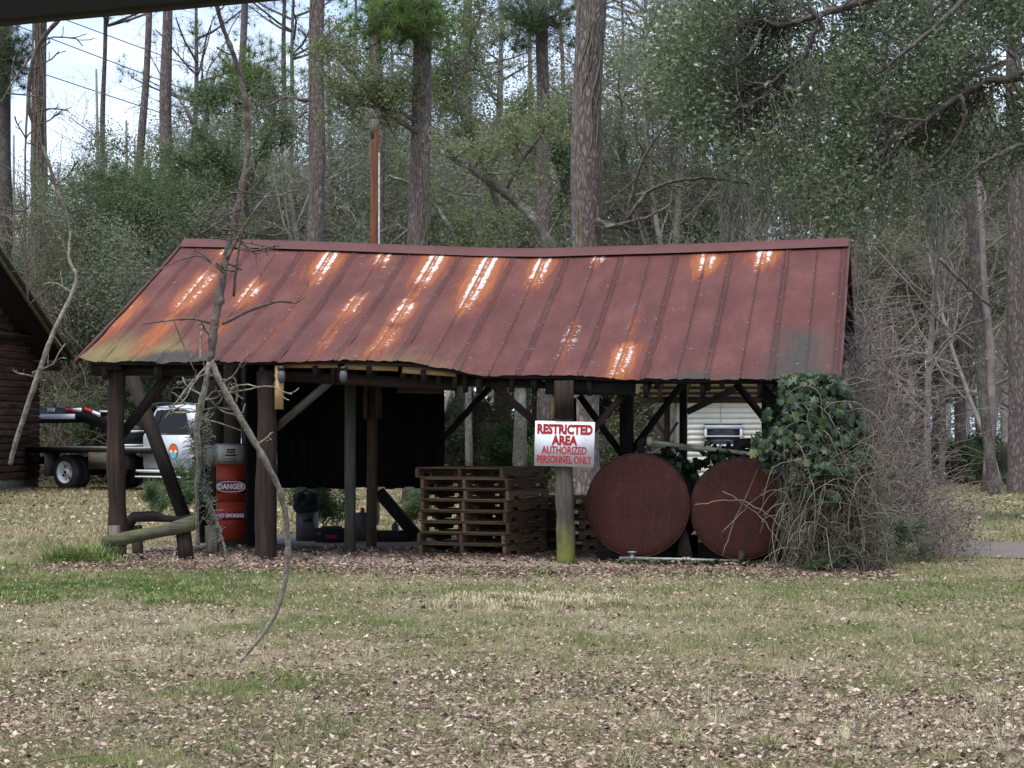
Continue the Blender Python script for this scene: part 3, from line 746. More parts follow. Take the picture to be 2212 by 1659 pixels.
# decals
mb = MB(); mb.box(pb(.01, -.010, .775), (2 * w2 + .0, .006, .15), PX); dn = mb.build('danger_decal', M['black'], pump)
ov = MB(); n = 40; a_ = np.linspace(0, 2 * math.pi, n, endpoint=False)
def oval(rx, rz, y, mat, nm, par):
    V = np.array([pb(rx * np.sign(math.cos(t)) * abs(math.cos(t)) ** .75, y, .772 + rz * np.sign(math.sin(t)) * abs(math.sin(t)) ** .8) for t in a_] + [pb(0, y, .772)])
    m_ = MB(); m_.add(V, t=[[i, (i + 1) % n, n] for i in range(n)]); return m_.build(nm, mat, par)
oval(w2 * .97, .066, -.0148, M['sign_white'], 'oval_rim', dn); oval(w2 * .91, .058, -.0162, M['decal_red'], 'oval', dn)
text_mesh('lettering', 'DANGER', .086, M['sign_white'], dn, pb(0, -.018, .772), pu_, ZZ, .88, .0028)
mb = MB(); mb.box(pb(.0, -.010, .425), (2 * w2 + .0, .006, .11), PX); ns = mb.build('smoking_decal', M['decal_red'], pump)
text_mesh('lettering', 'NO SMOKING', .062, M['sign_white'], ns, pb(0, -.0145, .425), pu_, ZZ, .80, .0016)
# nozzle, boot and hose on the right flank
mb = MB(); mb.box(pb(w2 + .03, .16, 1.05), (.05, .12, .16), PX); mb.tube([pb(w2 + .06, .10, 1.12), pb(w2 + .10, .08, 1.10), pb(w2 + .11, .08, 1.0)], [.02, .025, .012], 8)
mb.build('nozzle', M['steel'], pump)
mb = MB(); t_ = np.linspace(0, 1, 22)
mb.tube([pb(w2 + .05 + .10 * math.sin(t * 3.1), .22 - .05 * t, .95 - .84 * t + .02 * math.sin(t * 9)) for t in t_], .015, 8); mb.build('hose', M['rubber'], pump, smooth=True)
# white pipe standing beside the pump
a = SP(537, 1075, 2.9); b = SP(536, 1182, 2.9); tp = thing('white_post', (b[0], b[1], 0), 'short white pipe standing between the fuel pump and the log post', 'pipe')
mb = MB(); b[2] = .05; mb.tube([a, b], .045, 12); mb.build('pipe', M['pipe_white'], tp, smooth=True)
mb = MB(); mb.tube([a + ZZ * .0, a + ZZ * .03], .055, 12); mb.build('cap', M['pipe_white'], tp)
# grey drum behind the pump
a = SP(455, 985, 3.0); tk = thing('grey_drum', (a[0], a[1], a[2] - .14), 'dented grey metal tank behind the fuel pump', 'tank')
mb = MB(); c0 = a - U * .16; mb.tube([c0, c0 + U * .02, c0 + U * .38, c0 + U * .40], [.10, .135, .135, .10], 18); mb.build('shell', M['grey_tank'], tk, smooth=True)
mb = MB(); mb.box(c0 + U * .05 - ZZ * .55, (.06, .18, .85), AX); mb.box(c0 + U * .34 - ZZ * .55, (.06, .18, .85), AX); mb.build('stand', M['dark'], tk)

# ------------------------------------------------------------------ pallets
s_me = MB(); s_me.box((0, 0, 0), (.038, 1.2, .088))
# stringer with two fork notches, as an outline pushed to thickness
def stringer_mesh():
    o = [(-.6, -.044), (-.45, -.044), (-.44, -.010), (-.24, -.010), (-.23, -.044), (.23, -.044), (.24, -.010), (.44, -.010), (.45, -.044), (.6, -.044), (.6, .044), (-.6, .044)]
    v = [(-.019, a, b) for a, b in o] + [(.019, a, b) for a, b in o]; n = len(o)
    me = bpy.data.meshes.new('stringer'); fs = [list(range(n))[::-1], list(range(n, 2 * n))] + [[i, (i + 1) % n, n + (i + 1) % n, n + i] for i in range(n)]
    me.from_pydata(v, [], fs); me.materials.append(M['pallet'])
    a = me.attributes.new('lc', 'FLOAT_VECTOR', 'POINT'); a.data.foreach_set('vector', np.array([(p[1], p[0], p[2]) for p in v], np.float32).ravel()); return me
st_me = stringer_mesh()
bd = [MB().box((0, 0, 0), (1.07, wd_, .016)).mesh('deck_board', M['pallet']) for wd_ in (.14, .09)]
def make_pallet(loc, ang, z, label, seed, group=None):
    r_ = random.Random(seed)
    p = thing('pallet', loc, label, 'pallet', group); p.location[2] = z; p.rotation_euler = (0, 0, ang)
    for x in (-.516, 0, .516):
        o = bpy.data.objects.new('stringer', st_me); C.objects.link(o); o.parent = p; o.location = (x, 0, .016 + .044); o.rotation_euler = (0, 0, r_.uniform(-.008, .008))
    for y in (-.53, -.33, -.12, .10, .32, .53):
        o = bpy.data.objects.new('top_board', bd[r_.random() > .6]); C.objects.link(o); o.parent = p; o.location = (r_.uniform(-.008, .008), y, .016 + .088 + .008); o.rotation_euler = (0, 0, r_.uniform(-.012, .012))
    for y in (-.53, -.05, .5):
        o = bpy.data.objects.new('bottom_board', bd[0]); C.objects.link(o); o.parent = p; o.location = (r_.uniform(-.008, .008), y, .008); o.rotation_euler = (0, 0, r_.uniform(-.01, .01))
    return p
pa = R(-23)
corner = W(1095, 1212, 24.5); corner[2] = 0
ex = np.array([math.cos(pa), math.sin(pa), 0]); ey = np.array([-math.sin(pa), math.cos(pa), 0])
pc = corner - ex * .535 + ey * .6
names = ['lowest pallet of the front stack, resting on the dirt', 'second pallet from the ground in the front stack', 'third pallet from the ground in the front stack', 'fourth pallet from the ground in the front stack',
         'fourth pallet from the top of the front stack', 'third pallet from the top of the front stack', 'second pallet from the top of the front stack', 'topmost pallet of the front stack, shifted towards the wall']
zst = .052
for i in range(8):
    off = ex * rnd.uniform(-.02, .02) + ey * rnd.uniform(-.015, .015)
    if i == 7: off = -ex * .05 - ey * .0
    if i in (5, 6): off = off + ex * .02
    make_pallet(pc + off, pa + rnd.uniform(-.012, .012), zst + i * .1225, names[i], 50 + i, 'pallets in the front stack')
pc2 = pc + ex * .35 + ey * 1.35
for i in range(5):
    make_pallet(pc2 + ex * rnd.uniform(-.03, .03), pa + .05, zst + i * .1225, ['lowest', 'second lowest', 'middle', 'second highest', 'topmost'][i] + ' pallet of the lower stack half hidden behind the front stack', 80 + i, 'pallets stacked behind')

# ------------------------------------------------------------------ fuel tanks
def make_tank(px, py, rp, v, L, label):
    u, z = uz(px, py, v); c = S(u, v, z); r = rp / F * c[1]
    t = thing('fuel_tank', (c[0], c[1], z - r), label, 'tank')
    n = 56; a_ = np.linspace(0, 2 * math.pi, n, endpoint=False)
    prof = [(.0, -.012), (.3, -.011), (.6, -.009), (.85, -.004), (.955, .0), (.985, .006), (1, .02)]
    mb = MB(); V = [c + V_ * prof[0][1]]
    for pr, pv in prof[1:]:
        V += [c + (U * math.cos(x) + ZZ * math.sin(x)) * r * pr + V_ * pv for x in a_]
    q = []; i = np.arange(n)
    tri = np.stack([np.zeros(n, int), 1 + (i + 1) % n, 1 + i], 1)
    for k in range(len(prof) - 2):
        q.append(np.stack([1 + k * n + i, 1 + k * n + (i + 1) % n, 1 + (k + 1) * n + (i + 1) % n, 1 + (k + 1) * n + i], 1))
    mb.add(V, np.concatenate(q), tri); mb.build('end_plate', M['tank'], t, smooth=True)
    mb = MB(); P = [c + V_ * y for y in (.02, .025, .05, .6, 1.2, L - .02, L)]; mb.tube(P, [r, r * .992, r * .985, r * .985, r * .985, r * .985, r * .7], n); mb.build('shell', M['tank_side'], t, smooth=True)
    mb = MB(); mb.tube([c + U * math.cos(x) * r + ZZ * math.sin(x) * r + V_ * .012 for x in np.append(a_, a_[:2])], .010, 6, False); mb.build('weld_rim', M['tank'], t, smooth=True)
    for y in (.35, L - .35):
        mb = MB(); mb.box((c[0] + sT * y, c[1] + cT * y, (z - r) / 2 + .08), (.95, .12, z - r + .16), AX)
        mb.build('cradle', M['dark'], t)
    return c, r, t
tc1, tr1, tA = make_tank(1377.5, 1092, 111.5, .35, 2.1, 'round red fuel tank on the left, with a bare end plate')
tc2, tr2, tB = make_tank(1601, 1099, 110, .40, 2.1, 'round red fuel tank on the right, end crossed by thin vines')
# top pipe joins both tanks
tpz = thing('vent_pipe', SP(1385, 975, .6), 'pale pipe with a dark elbow running above the two red tanks', 'pipe')
mb = MB(); a = SP(1384, 985, .6); b = SP(1384, 962, .6); c = SP(1390, 953, .6); d = SP(1401, 952, .6)
mb.tube([a, a * .4 + b * .6, b, (b + c) / 2 - U * .005, c, (c + d) / 2, d], [.04, .04, .042, .046, .046, .042, .042], 12); mb.build('elbow', M['dark'], tpz, smooth=True)
mb = MB(); mb.tube([SP(1398, 953, .6), SP(1409, 954, .6)], .05, 12); mb.build('coupling', M['pipe_white'], tpz, smooth=True)
mb = MB(); mb.tube([SP(1405, 955, .6), SP(1500, 966, .6), SP(1648, 984, .6)], .024, 10); mb.build('pipe', M['pipe_white'], tpz, smooth=True)
mb = MB(); mb.tube([SP(1410, 961, 1.3), SP(1520, 974, 1.3)], .02, 8); mb.build('pipe', M['pipe_white'], tpz, smooth=True)
mb = MB(); mb.tube([SP(1449, 960, .6), SP(1455, 961.5, .6)], .034, 10); mb.build('coupling', M['steel'], tpz, smooth=True)
mb = MB()
for px in (1434, 1443): mb.tube([SP(px, 985, 1.2), SP(px, 968, 1.2)], .035, 10)
mb.build('filler_neck', M['dark'], tpz)
# insulated fitting on the right tank
e2 = thing('filler_elbow', SP(1610, 965, .7), 'dark pipe elbow with a pale collar among the ivy above the right tank', 'pipe')
mb = MB(); mb.tube([SP(1590, 985, .7), SP(1592, 968, .7), SP(1602, 958, .7), SP(1622, 957, .7)], .055, 12); mb.build('elbow', M['dark'], e2, smooth=True)
mb = MB(); mb.tube([SP(1622, 957, .7), SP(1632, 958, .7)], .058, 12); mb.tube([SP(1632, 958, .7), SP(1670, 968, .7)], .03, 10); mb.build('collar', M['pipe_white'], e2, smooth=True)
# lower pipe with valve
lp = thing('drain_pipe', SP(1480, 1225, .2), 'galvanised drain pipe with a tee along the foot of both tanks', 'pipe')
mb = MB(); mb.tube([SP(1338, 1206, .22), SP(1480, 1209, .22), SP(1596, 1213, .22)], .020, 10); mb.build('pipe', M['steel'], lp, smooth=True)
for px in (1366, 1479, 1487): mb = MB(); mb.tube([SP(px - 5, 1207 + (px - 1366) * .02, .22), SP(px + 5, 1207 + (px - 1366) * .02, .22)], .032, 10); mb.build('fitting', M['steel'], lp, smooth=True)
mb = MB(); mb.tube([SP(1481, 1209, .22), SP(1481, 1224, .22)], .026, 10); mb.tube([SP(1481, 1224, .22), SP(1481, 1236, .22)], .02, 8); mb.box(SP(1481, 1222, .17), (.10, .02, .02), AX); mb.build('valve', M['steel'], lp)
mb = MB(); mb.tube([SP(1366, 1206, .3), SP(1366, 1194, .3)], .026, 10); mb.box(SP(1366, 1193, .28), (.09, .03, .02), AX); mb.build('valve', M['steel'], lp)
mb = MB(); mb.tube([SP(1596, 1213, .22), SP(1600, 1212, .22), SP(1602, 1203, .26), SP(1602, 1196, .36)], .035, 10); mb.build('elbow', M['dark'], lp, smooth=True)
mb = MB(); o_ = [SP(1470, 1140, .5), SP(1482, 1140, .5), SP(1496, 1203, .5), SP(1462, 1203, .5)]
mb.add(o_ + [p + V_ * .12 for p in o_], [[0, 3, 2, 1], [4, 5, 6, 7], [0, 1, 5, 4], [1, 2, 6, 5], [2, 3, 7, 6], [3, 0, 4, 7]])
mb.build('timber_wedge', M['brown_post'], None, label='brown tapered timber block wedged between the two red tanks', cat='timber')

# ------------------------------------------------------------------ clutter beneath the hanging wall
def G(px, Y): p = W(px, 900, Y); p[2] = .045; return p
vC = 4.4
def clut(name, px0, px1, y0, y1, label, cat, v=vC):
    a = SP(px0, y1, v); b = SP(px1, y0, v); c = (a + b) / 2
    return thing(name, (c[0], c[1], .05), label, cat), c, abs(b[0] - a[0]), b[2], a[2]
t, c, wd, zt_, zb_ = clut('storage_tub', 646, 682, 1105, 1166, 'grey plastic tub with a dark slot under the wall', 'tub')
mb = MB(); mb.box((c[0], c[1], .05 + (zt_ - .05) / 2), (wd, .3, zt_ - .05), AX); mb.build('body', M['bucket'], t)
mb = MB(); mb.box((c[0], c[1], zt_ + .01), (wd * 1.08, .33, .03), AX); mb.build('lid', M['dull_black'], t)
mb = MB(); mb.box((c[0] + .02, c[1] - .155, zt_ - .10), (wd * .6, .02, .05), AX); mb.build('handle_slot', M['black'], t)
t2, c2, wd2, zt2, zb2 = clut('engine', 638, 684, 1055, 1105, 'lumpy black machine sitting on the grey tub', 'engine')
mb = MB(); rr_ = rnd
for dx, dz, r_ in ((-.07, .16, .075), (.07, .15, .085), (0, .06, .10), (-.1, .05, .07), (.1, .05, .08)):
    cc_ = np.array([c2[0] + dx, c2[1], zt_ + .02 + dz]); k = 9
    P = [cc_ + ZZ * r_ * math.sin(x) for x in np.linspace(-1.45, 1.45, k)]; mb.tube(P, [max(.008, r_ * math.cos(x)) for x in np.linspace(-1.45, 1.45, k)], 10)
mb.build('housing', M['dull_black'], t2, smooth=True)
mb = MB(); mb.box((c2[0], c2[1], zt_ + .045), (.27, .22, .05), AX); mb.build('base_frame', M['dull_black'], t2)
mb = MB(); mb.tube([(c2[0] - .13, c2[1], zt_ + .06), (c2[0] - .15, c2[1], zt_ + .2), (c2[0], c2[1] + .02, zt_ + .27), (c2[0] + .15, c2[1], zt_ + .2), (c2[0] + .13, c2[1], zt_ + .06)], .012, 6); mb.build('handle', M['dull_black'], t2)
t, c, wd, zt_, zb_ = clut('battery_box', 686, 747, 1143, 1178, 'low black battery charger with a red knob and red label', 'charger', 4.0)
mb = MB(); mb.box((c[0], c[1], .05 + .09), (wd, .26, .17), AX); mb.build('case', M['dull_black'], t)
mb = MB(); mb.box((c[0], c[1], .05 + .19), (wd * .7, .05, .02), AX); mb.build('handle', M['black'], t)
mb = MB(); mb.box((c[0] + .01, c[1] - .135, .12), (wd * .42, .01, .055), AX); mb.build('label', M['decal_red'], t)
mb = MB(); p_ = np.array([c[0] - wd * .4, c[1] - .12, .16]); mb.tube([p_, p_ - V_ * .03], .03, 12); mb.build('knob', M['red_plastic'], t)
t, c, wd, zt_, zb_ = clut('fuel_can', 770, 796, 1097, 1155, 'grey can with a round cap between the two square posts', 'can')
mb = MB(); mb.box((c[0], c[1], .05 + (zt_ - .11) / 2), (wd, .2, zt_ - .11), AX); mb.build('body', M['bucket'], t)
mb = MB(); mb.tube([(c[0], c[1], zt_ - .06), (c[0], c[1], zt_ - .04), (c[0], c[1], zt_)], [.03, .03, .022], 12); mb.build('cap', M['red_plastic'], t)
t, c, wd, zt_, zb_ = clut('tool_crate', 812, 882, 1147, 1171, 'low black crate left of the pallets', 'crate')
for sgn in (-1, 1):
    mb = MB(); mb.box((c[0], c[1] + sgn * .16, .05 + (zt_ - .05) / 2), (wd, .02, zt_ - .05), AX); mb.build('side', M['dull_black'], t)
    mb = MB(); mb.box((c[0] + sgn * wd / 2, c[1] + sgn * -.0, .05 + (zt_ - .05) / 2), (.02, .3, zt_ - .05), AX); mb.build('end', M['dull_black'], t)
mb = MB(); mb.box((c[0], c[1], .065), (wd, .32, .02), AX); mb.build('floor', M['dull_black'], t)
jz = zt_
t, c, wd, zt_, zb_ = clut('plastic_jug', 846, 861, 1127, 1148, 'small grey jug standing in the black crate', 'jug')
mb = MB(); mb.tube([(c[0], c[1], .075), (c[0], c[1], zt_ - .04), (c[0], c[1], zt_ - .02), (c[0], c[1], zt_)], [.045, .045, .02, .02], 12); mb.build('body', M['bucket'], t)
a = G(890, 28.0)
mb = MB(); mb.box(a + ZZ * .03, (.16, .12, .07), AX); mb.build('brick', M['brown_post'], None, label='brown block on the dirt left of the pallets', cat='block')
mb = MB(); mb.box(a + ZZ * .095, (.10, .10, .05), AX); mb.build('wood_block', M['lumber'], None, label='small pale wood offcut on top of the brown block', cat='block')
# hose loop on the dirt
mb = MB(); a_ = np.linspace(0, 2 * math.pi, 60); hc = SP(672, 1197, 1.9)
mb.tube([(hc[0] + .40 * math.cos(x) + .03 * math.sin(3 * x), hc[1] + .28 * math.sin(x), .072 + .01 * math.sin(5 * x)) for x in a_], .014, 6, False)
mb.build('rubber_hose', M['rubber'], None, smooth=True, label='black rubber hose looped on the dirt in front of the tub', cat='hose')

# ------------------------------------------------------------------ broken rail at the left corner
rail = thing('broken_rail', SP(330, 1190, -.15), 'mossy grey timber rail on stub posts by the corner post', 'rail')
def plank_poly(pts_top, pts_bot, v, th, mat, nm, par):
    T = [SP(x, y, v) for x, y in pts_top]; Bm = [SP(x, y, v) for x, y in pts_bot]; n = len(T)
    V = T + Bm + [p + V_ * th for p in T] + [p + V_ * th for p in Bm]; q = []
    for i in range(n - 1):
        q += [[i, n + i, n + i + 1, i + 1], [2 * n + i, 2 * n + i + 1, 3 * n + i + 1, 3 * n + i], [i, i + 1, 2 * n + i + 1, 2 * n + i], [n + i, 3 * n + i, 3 * n + i + 1, n + i + 1]]
    q += [[0, 2 * n, 3 * n, n], [n - 1, 2 * n - 1, 4 * n - 1, 3 * n - 1]]
    V = np.array(V); rel = V - V[0]; lc = np.stack([rel @ U, rel @ V_, rel[:, 2]], 1) + rnd.random() * 30
    m_ = MB(); m_.add(V, q, lc=lc); return m_.build(nm, mat, par)
plank_poly([(219, 1160), (262, 1150), (300, 1143), (340, 1137), (375, 1126), (418, 1112)], [(221, 1187), (262, 1179), (300, 1170), (340, 1162), (375, 1156), (418, 1146)], -.15, .09, M['mossy_rail'], 'front_rail', rail)
plank_poly([(268, 1124), (285, 1106), (330, 1104), (352, 1113), (385, 1116), (418, 1110)], [(272, 1152), (290, 1128), (330, 1127), (352, 1128), (385, 1128), (418, 1122)], .75, .09, M['dark'], 'back_rail', rail)
for px, y1, v, wd in ((250, 1196, -.08, .10), (398, 1208, -.05, .13), (298, 1182, .85, .10), (460, 1198, .9, .12)):
    mb = MB(); a = SP(px - 3, 1135, v); b = SP(px + (6 if px == 398 else 0), y1, v); b[2] = -.04; mb.beam(b, a, wd, wd, up=V_); mb.build('stub_post', M['grey_wood'] if px != 398 else M['log'], rail)

# ------------------------------------------------------------------ log cabin at the left edge
wdir = np.array([.117, .993, 0]); wdir /= np.linalg.norm(wdir); wn = np.array([wdir[1], -wdir[0], 0])
CC = np.array([-12.34, 57.8, 0])
cabin = thing('log_cabin', CC - wdir * 6, 'dark brown log sided cabin with a lichen covered gable board', 'cabin')
def CP(t, n_, z): return CC + wdir * t + wn * n_ + ZZ * z
rk = lambda t: 3.43 - (t - .26) * .439
mb = MB(); 
wallc = MB(); wallc.box(CP(-8, -.12, .12), (16.1, .2, .3), [wdir, wn, ZZ]); cwall = wallc.build('wall', M['stone'], cabin)
z = .28; hh = .178; i = 0
while z < 9.5:
    tr_ = 0.0 + (rnd.uniform(-.03, .03))
    tmax = min(0, .26 + (3.43 - .2 - z - hh) / .439)
    tl = -16
    if tmax - tl > 1:
        m_ = MB(); d = np.array([[-.10, 0], [.038, .0], [.040, .02], [.026, .150], [.004, .168], [-.1, .172]])
        e0 = CP(tl, 0, z); e1 = CP(tmax + tr_ * .3, 0, z)
        V = [e0 + wn * a + ZZ * b for a, b in d] + [e1 + wn * a + ZZ * b for a, b in d]; n = len(d)
        lc = [(0 + z * 7, a, b + z) for a, b in d] + [((tmax - tl) + z * 7, a, b + z) for a, b in d]
        m_.add(V, [[k, k + 1, n + k + 1, n + k] for k in range(n - 1)] + [[n + 0, n + 1, n + 2, n + 3], [n + 0, n + 3, n + 4, n + 5]], lc=lc); m_.build('log_course', M['cabin_log'], cwall)
    z += hh
mb = MB(); mb.box(CP(-8, -4, 1.6), (15.8, 7.6, 3.0), [wdir, wn, ZZ]); mb.build('inner_wall', M['panel'], cabin)
rf = MB()
def slab(t0, t1, th, n0, n1, m_):
    for a, b in ((t0, t1),):
        V = [CP(a, n0, rk(a)), CP(b, n0, rk(b)), CP(b, n1, rk(b)), CP(a, n1, rk(a))]
        m_.add(np.array(V + [p - ZZ * th for p in V]), [[0, 3, 2, 1], [4, 5, 6, 7], [0, 1, 5, 4], [1, 2, 6, 5], [2, 3, 7, 6], [3, 0, 4, 7]])
slab(-9, .34, .07, -9, .75, rf); croof = rf.build('roof', M['dark'], cabin)
rb_ = MB(); a, b = CP(-9, .72, rk(-9) - .09), CP(.34, .72, rk(.34) - .09); rb_.beam(a, b, .05, .20); rb_.build('rake_board', M['rake'], croof)
rb_ = MB(); a, b = CP(-9, .76, rk(-9) + .03), CP(.34, .76, rk(.34) + .03); rb_.beam(a, b, .12, .05); rb_.build('roof_edge', M['rake'], croof)
for t_ in (.12, .25): mb = MB(); mb.beam(CP(-.2, .1 + .25 * (t_ > 1), rk(t_) - .30), CP(t_, .5, rk(t_) - .30), .12, .16); mb.build('bracket', M['cabin_log'], croof)
mb = MB(); mb.beam(CP(-6.5, .1, 3.85), CP(-.1, .1, 3.85), .1, .14); mb.build('lintel', M['dark'], cabin)

# ------------------------------------------------------------------ flatbed truck and its trailer
TY = 56.0; b_ = R(36); th = np.array([math.cos(b_), -math.sin(b_), 0]); tn = np.array([-math.sin(b_), -math.cos(b_), 0]); TXA = [th, -tn, ZZ]
rw = W(139, 1026, TY); rw[2] = 0
truck = thing('flatbed_truck', rw + th * 2, 'white flatbed pickup truck with dual rear wheels and a door emblem', 'truck')
def TP(x, y, z): return rw + th * x - tn * y + ZZ * z          # x ahead, y inboard from the outer wheel face
def wheel(x, y, outer=True, r=.44):
    c = TP(x, y, r); par = inst_wheel = MB()
    prof = [(-.0, r * .62), (.0, r * .70), (.0, r * .93), (.03, r), (.20, r), (.235, r * .9), (.235, r * .6)]
    m_ = MB(); m_.lathe(c, -tn, prof); o = m_.build('wheel', M['rubber'], truck, smooth=True)
    m_ = MB(); pr = [(.012, r * .66), (-.004, r * .64), (.02, r * .58), (.10, r * .50), (.12, r * .22), (.05, r * .20), (.04, .012)]
    m_.lathe(c, -tn, pr); m_.build('rim', M['alu'], o, smooth=True)
    m_ = MB()
    for a in range(4):
        ang = a * math.pi / 2 + .5; p = c - tn * .098 + (th * math.cos(ang) + ZZ * math.sin(ang)) * r * .38; m_.tube([p - tn * -.004, p - tn * .02], [.032, .032], 10)
    m_.tube([c + tn * -.02, c + tn * -.035], [.04, .04], 10)
    m_.build('hand_hole', M['dull_black'], o)
wheel(0, 0); wheel(0, .29); wheel(0, 1.9); wheel(0, 2.19); wheel(4.3, .05); wheel(4.3, 2.1)
mb = MB(); mb.box(TP(.95, 1.15, 1.06), (4.6, 2.5, .05), TXA); mb.build('bed_deck', M['steel'], truck)
mb = MB(); mb.box(TP(.95, -.10, 1.0), (4.62, .05, .15), TXA); mb.box(TP(.95, 2.4, 1.0), (4.62, .05, .15), TXA); mb.box(TP(-1.35, 1.15, 1.0), (.05, 2.5, .15), TXA); mb.build('bed_side_rail', M['black'], truck)
mb = MB(); mb.box(TP(.6, .9, .72), (5.2, .12, .2), TXA); mb.box(TP(.6, 1.5, .72), (5.2, .12, .2), TXA); mb.tube([TP(0, .1, .44), TP(0, 2.3, .44)], .09, 10); mb.build('chassis', M['dull_black'], truck)
mb = MB(); mb.box(TP(-.62, .15, .66), (.03, .5, .66), TXA); mb.build('mud_flap', M['bucket'], truck)
mb = MB(); mb.box(TP(1.65, .06, .74), (1.15, .5, .42), TXA); mb.build('tool_box', M['grey_wood'], truck)
mb = MB(); mb.box(TP(1.95, .3, 1.30), (.55, .7, .30), TXA); tb = mb.build('cross_box', M['dull_black'], truck)
mb = MB(); mb.box(TP(1.95, .3, 1.47), (.60, .75, .05), TXA); mb.build('lid', M['white'], tb)
mb = MB(); mb.box(TP(1.95, .3, 1.13), (.60, .72, .04), TXA); mb.build('lower_trim', M['white'], tb)
mb = MB()
hb = [TP(2.62, .25, 1.1), TP(2.62, .22, 1.9), TP(2.62, .35, 2.08), TP(2.62, .7, 2.14), TP(2.62, 1.9, 2.14), TP(2.62, 2.15, 1.9), TP(2.62, 2.15, 1.1)]
mb.tube(hb, .06, 8); mb.box(TP(2.62, 1.2, 1.5), (.03, 1.9, .8), TXA); mb.build('headache_rack', M['dull_black'], truck)
# cab as a loft of cross sections along its length
def loft(secs, mat, nm, par, smooth=False):
    n = len(secs[0]); V = np.concatenate([np.array(s_) for s_ in secs]); q = []
    for k in range(len(secs) - 1):
        for i in range(n): q.append([k * n + i, k * n + (i + 1) % n, (k + 1) * n + (i + 1) % n, (k + 1) * n + i])
    t_ = [[0, i + 1, i] for i in range(1, n - 1)] + [[(len(secs) - 1) * n, (len(secs) - 1) * n + i, (len(secs) - 1) * n + i + 1] for i in range(1, n - 1)]
    m_ = MB(); m_.add(V, q, t_); return m_.build(nm, mat, par, smooth)
def lower(x, z1, ins=0.0): return [TP(x, .06 + ins, .42), TP(x, .0 + ins, .7), TP(x, .0 + ins, z1 - .08), TP(x, .05 + ins, z1), TP(x, 2.0 - ins, z1), TP(x, 2.05 - ins, z1 - .08), TP(x, 2.05 - ins, .7), TP(x, 1.99 - ins, .42)]
cabl = loft([lower(2.80, 1.42), lower(4.5, 1.36), lower(4.6, 1.32), lower(5.9, 1.22, .04), lower(6.05, 1.1, .1)], M['truck_white'], 'cab_body', truck)
def upper(x, z1, ins): return [TP(x, .04, 1.37), TP(x, ins - .02, z1 - .10), TP(x, ins + .10, z1), TP(x, 1.95 - ins, z1), TP(x, 2.07 - ins, z1 - .10), TP(x, 2.01, 1.37)]
secs = [upper(2.82, 1.42, .06), upper(2.90, 1.75, .13), upper(3.04, 2.08, .20), upper(3.9, 2.13, .20), upper(4.25, 1.98, .18), upper(4.62, 1.40, .06)]
loft(secs, M['truck_white'], 'cab_roof', truck, False)
mb = MB()   # side window
wv = [(2.98, 1.46), (3.14, 1.98), (3.95, 2.03), (4.14, 1.93), (4.40, 1.40), (3.75, 1.33), (3.60, 1.42)]
V = [TP(x, .045 + (z - 1.40) * .20 - .035, z) for x, z in wv]; V2 = [p - tn * .02 for p in V]; n = len(V); cen = sum(V) / n
mb.add(np.array(V + [cen]), t=[[i, (i + 1) % n, n] for i in range(n)]); wdw = mb.build('side_window', M['glass'], truck)
mb = MB(); mb.beam(TP(3.20, .10 - .075, 1.43), TP(3.34, .10 - .0 + .02 - .02, 2.0), .02, .05); mb.build('window_divider', M['dull_black'], wdw)
dr = MB(); dr.box(TP(3.72, -.004, .98), (1.35, .012, .80), TXA); door = dr.build('door', M['truck_white'], truck)
mb = MB(); mb.box(TP(3.18, -.018, 1.22), (.24, .025, .055), TXA); mb.build('door_handle', M['dull_black'], door)
def disc(c, rx, rz, mat, nm, par, off):
    a_ = np.linspace(0, 2 * math.pi, 24, endpoint=False); V = [c + tn * off + th * rx * math.cos(x) + ZZ * rz * math.sin(x) for x in a_] + [c + tn * off]
    m_ = MB(); m_.add(np.array(V), t=[[i, (i + 1) % 24, 24] for i in range(24)]); return m_.build(nm, mat, par)
em = TP(3.84, -.01, .98)
e0 = disc(em, .165, .20, M['olive'], 'emblem', door, .004)
disc(em + ZZ * .07, .12, .10, M['orange'], 'emblem_top', e0, .007); disc(em - ZZ * .06, .10, .11, M['cyan'], 'emblem_foot', e0, .006)
disc(em + th * -.08 + ZZ * .0, .05, .04, M['white'], 'emblem_wing', e0, .009); disc(em + th * .08, .05, .04, M['white'], 'emblem_wing', e0, .009)
mb = MB(); mb.box(TP(3.6, -.02, .50), (2.0, .06, .06), TXA); mb.box(TP(3.6, -.06, .36), (1.9, .16, .04), TXA); mb.build('running_board', M['white'], truck)
mb = MB(); mb.box(TP(3.6, .02, .45), (1.9, .05, .14), TXA); mb.build('sill', M['dull_black'], truck)
wsv = [TP(4.30, .26, 1.94), TP(4.30, 1.79, 1.94), TP(4.66, 1.92, 1.42), TP(4.66, .13, 1.42)]
mb = MB(); mb.add(np.array([p + th * .03 for p in wsv]), [[0, 1, 2, 3]]); mb.build('windscreen', M['glass'], truck)
mb = MB(); mb.box(TP(6.1, 1.02, .62), (.14, 2.0, .28), TXA); mb.build('bumper', M['alu'], truck)
for y in (.3, 1.75): mb = MB(); mb.box(TP(6.04, y, 1.0), (.06, .38, .22), TXA); mb.build('headlight', M['white'], truck)
mb = MB(); mb.box(TP(4.75, -.16, 1.45), (.10, .22, .3), TXA); mb.build('mirror', M['dull_black'], truck)

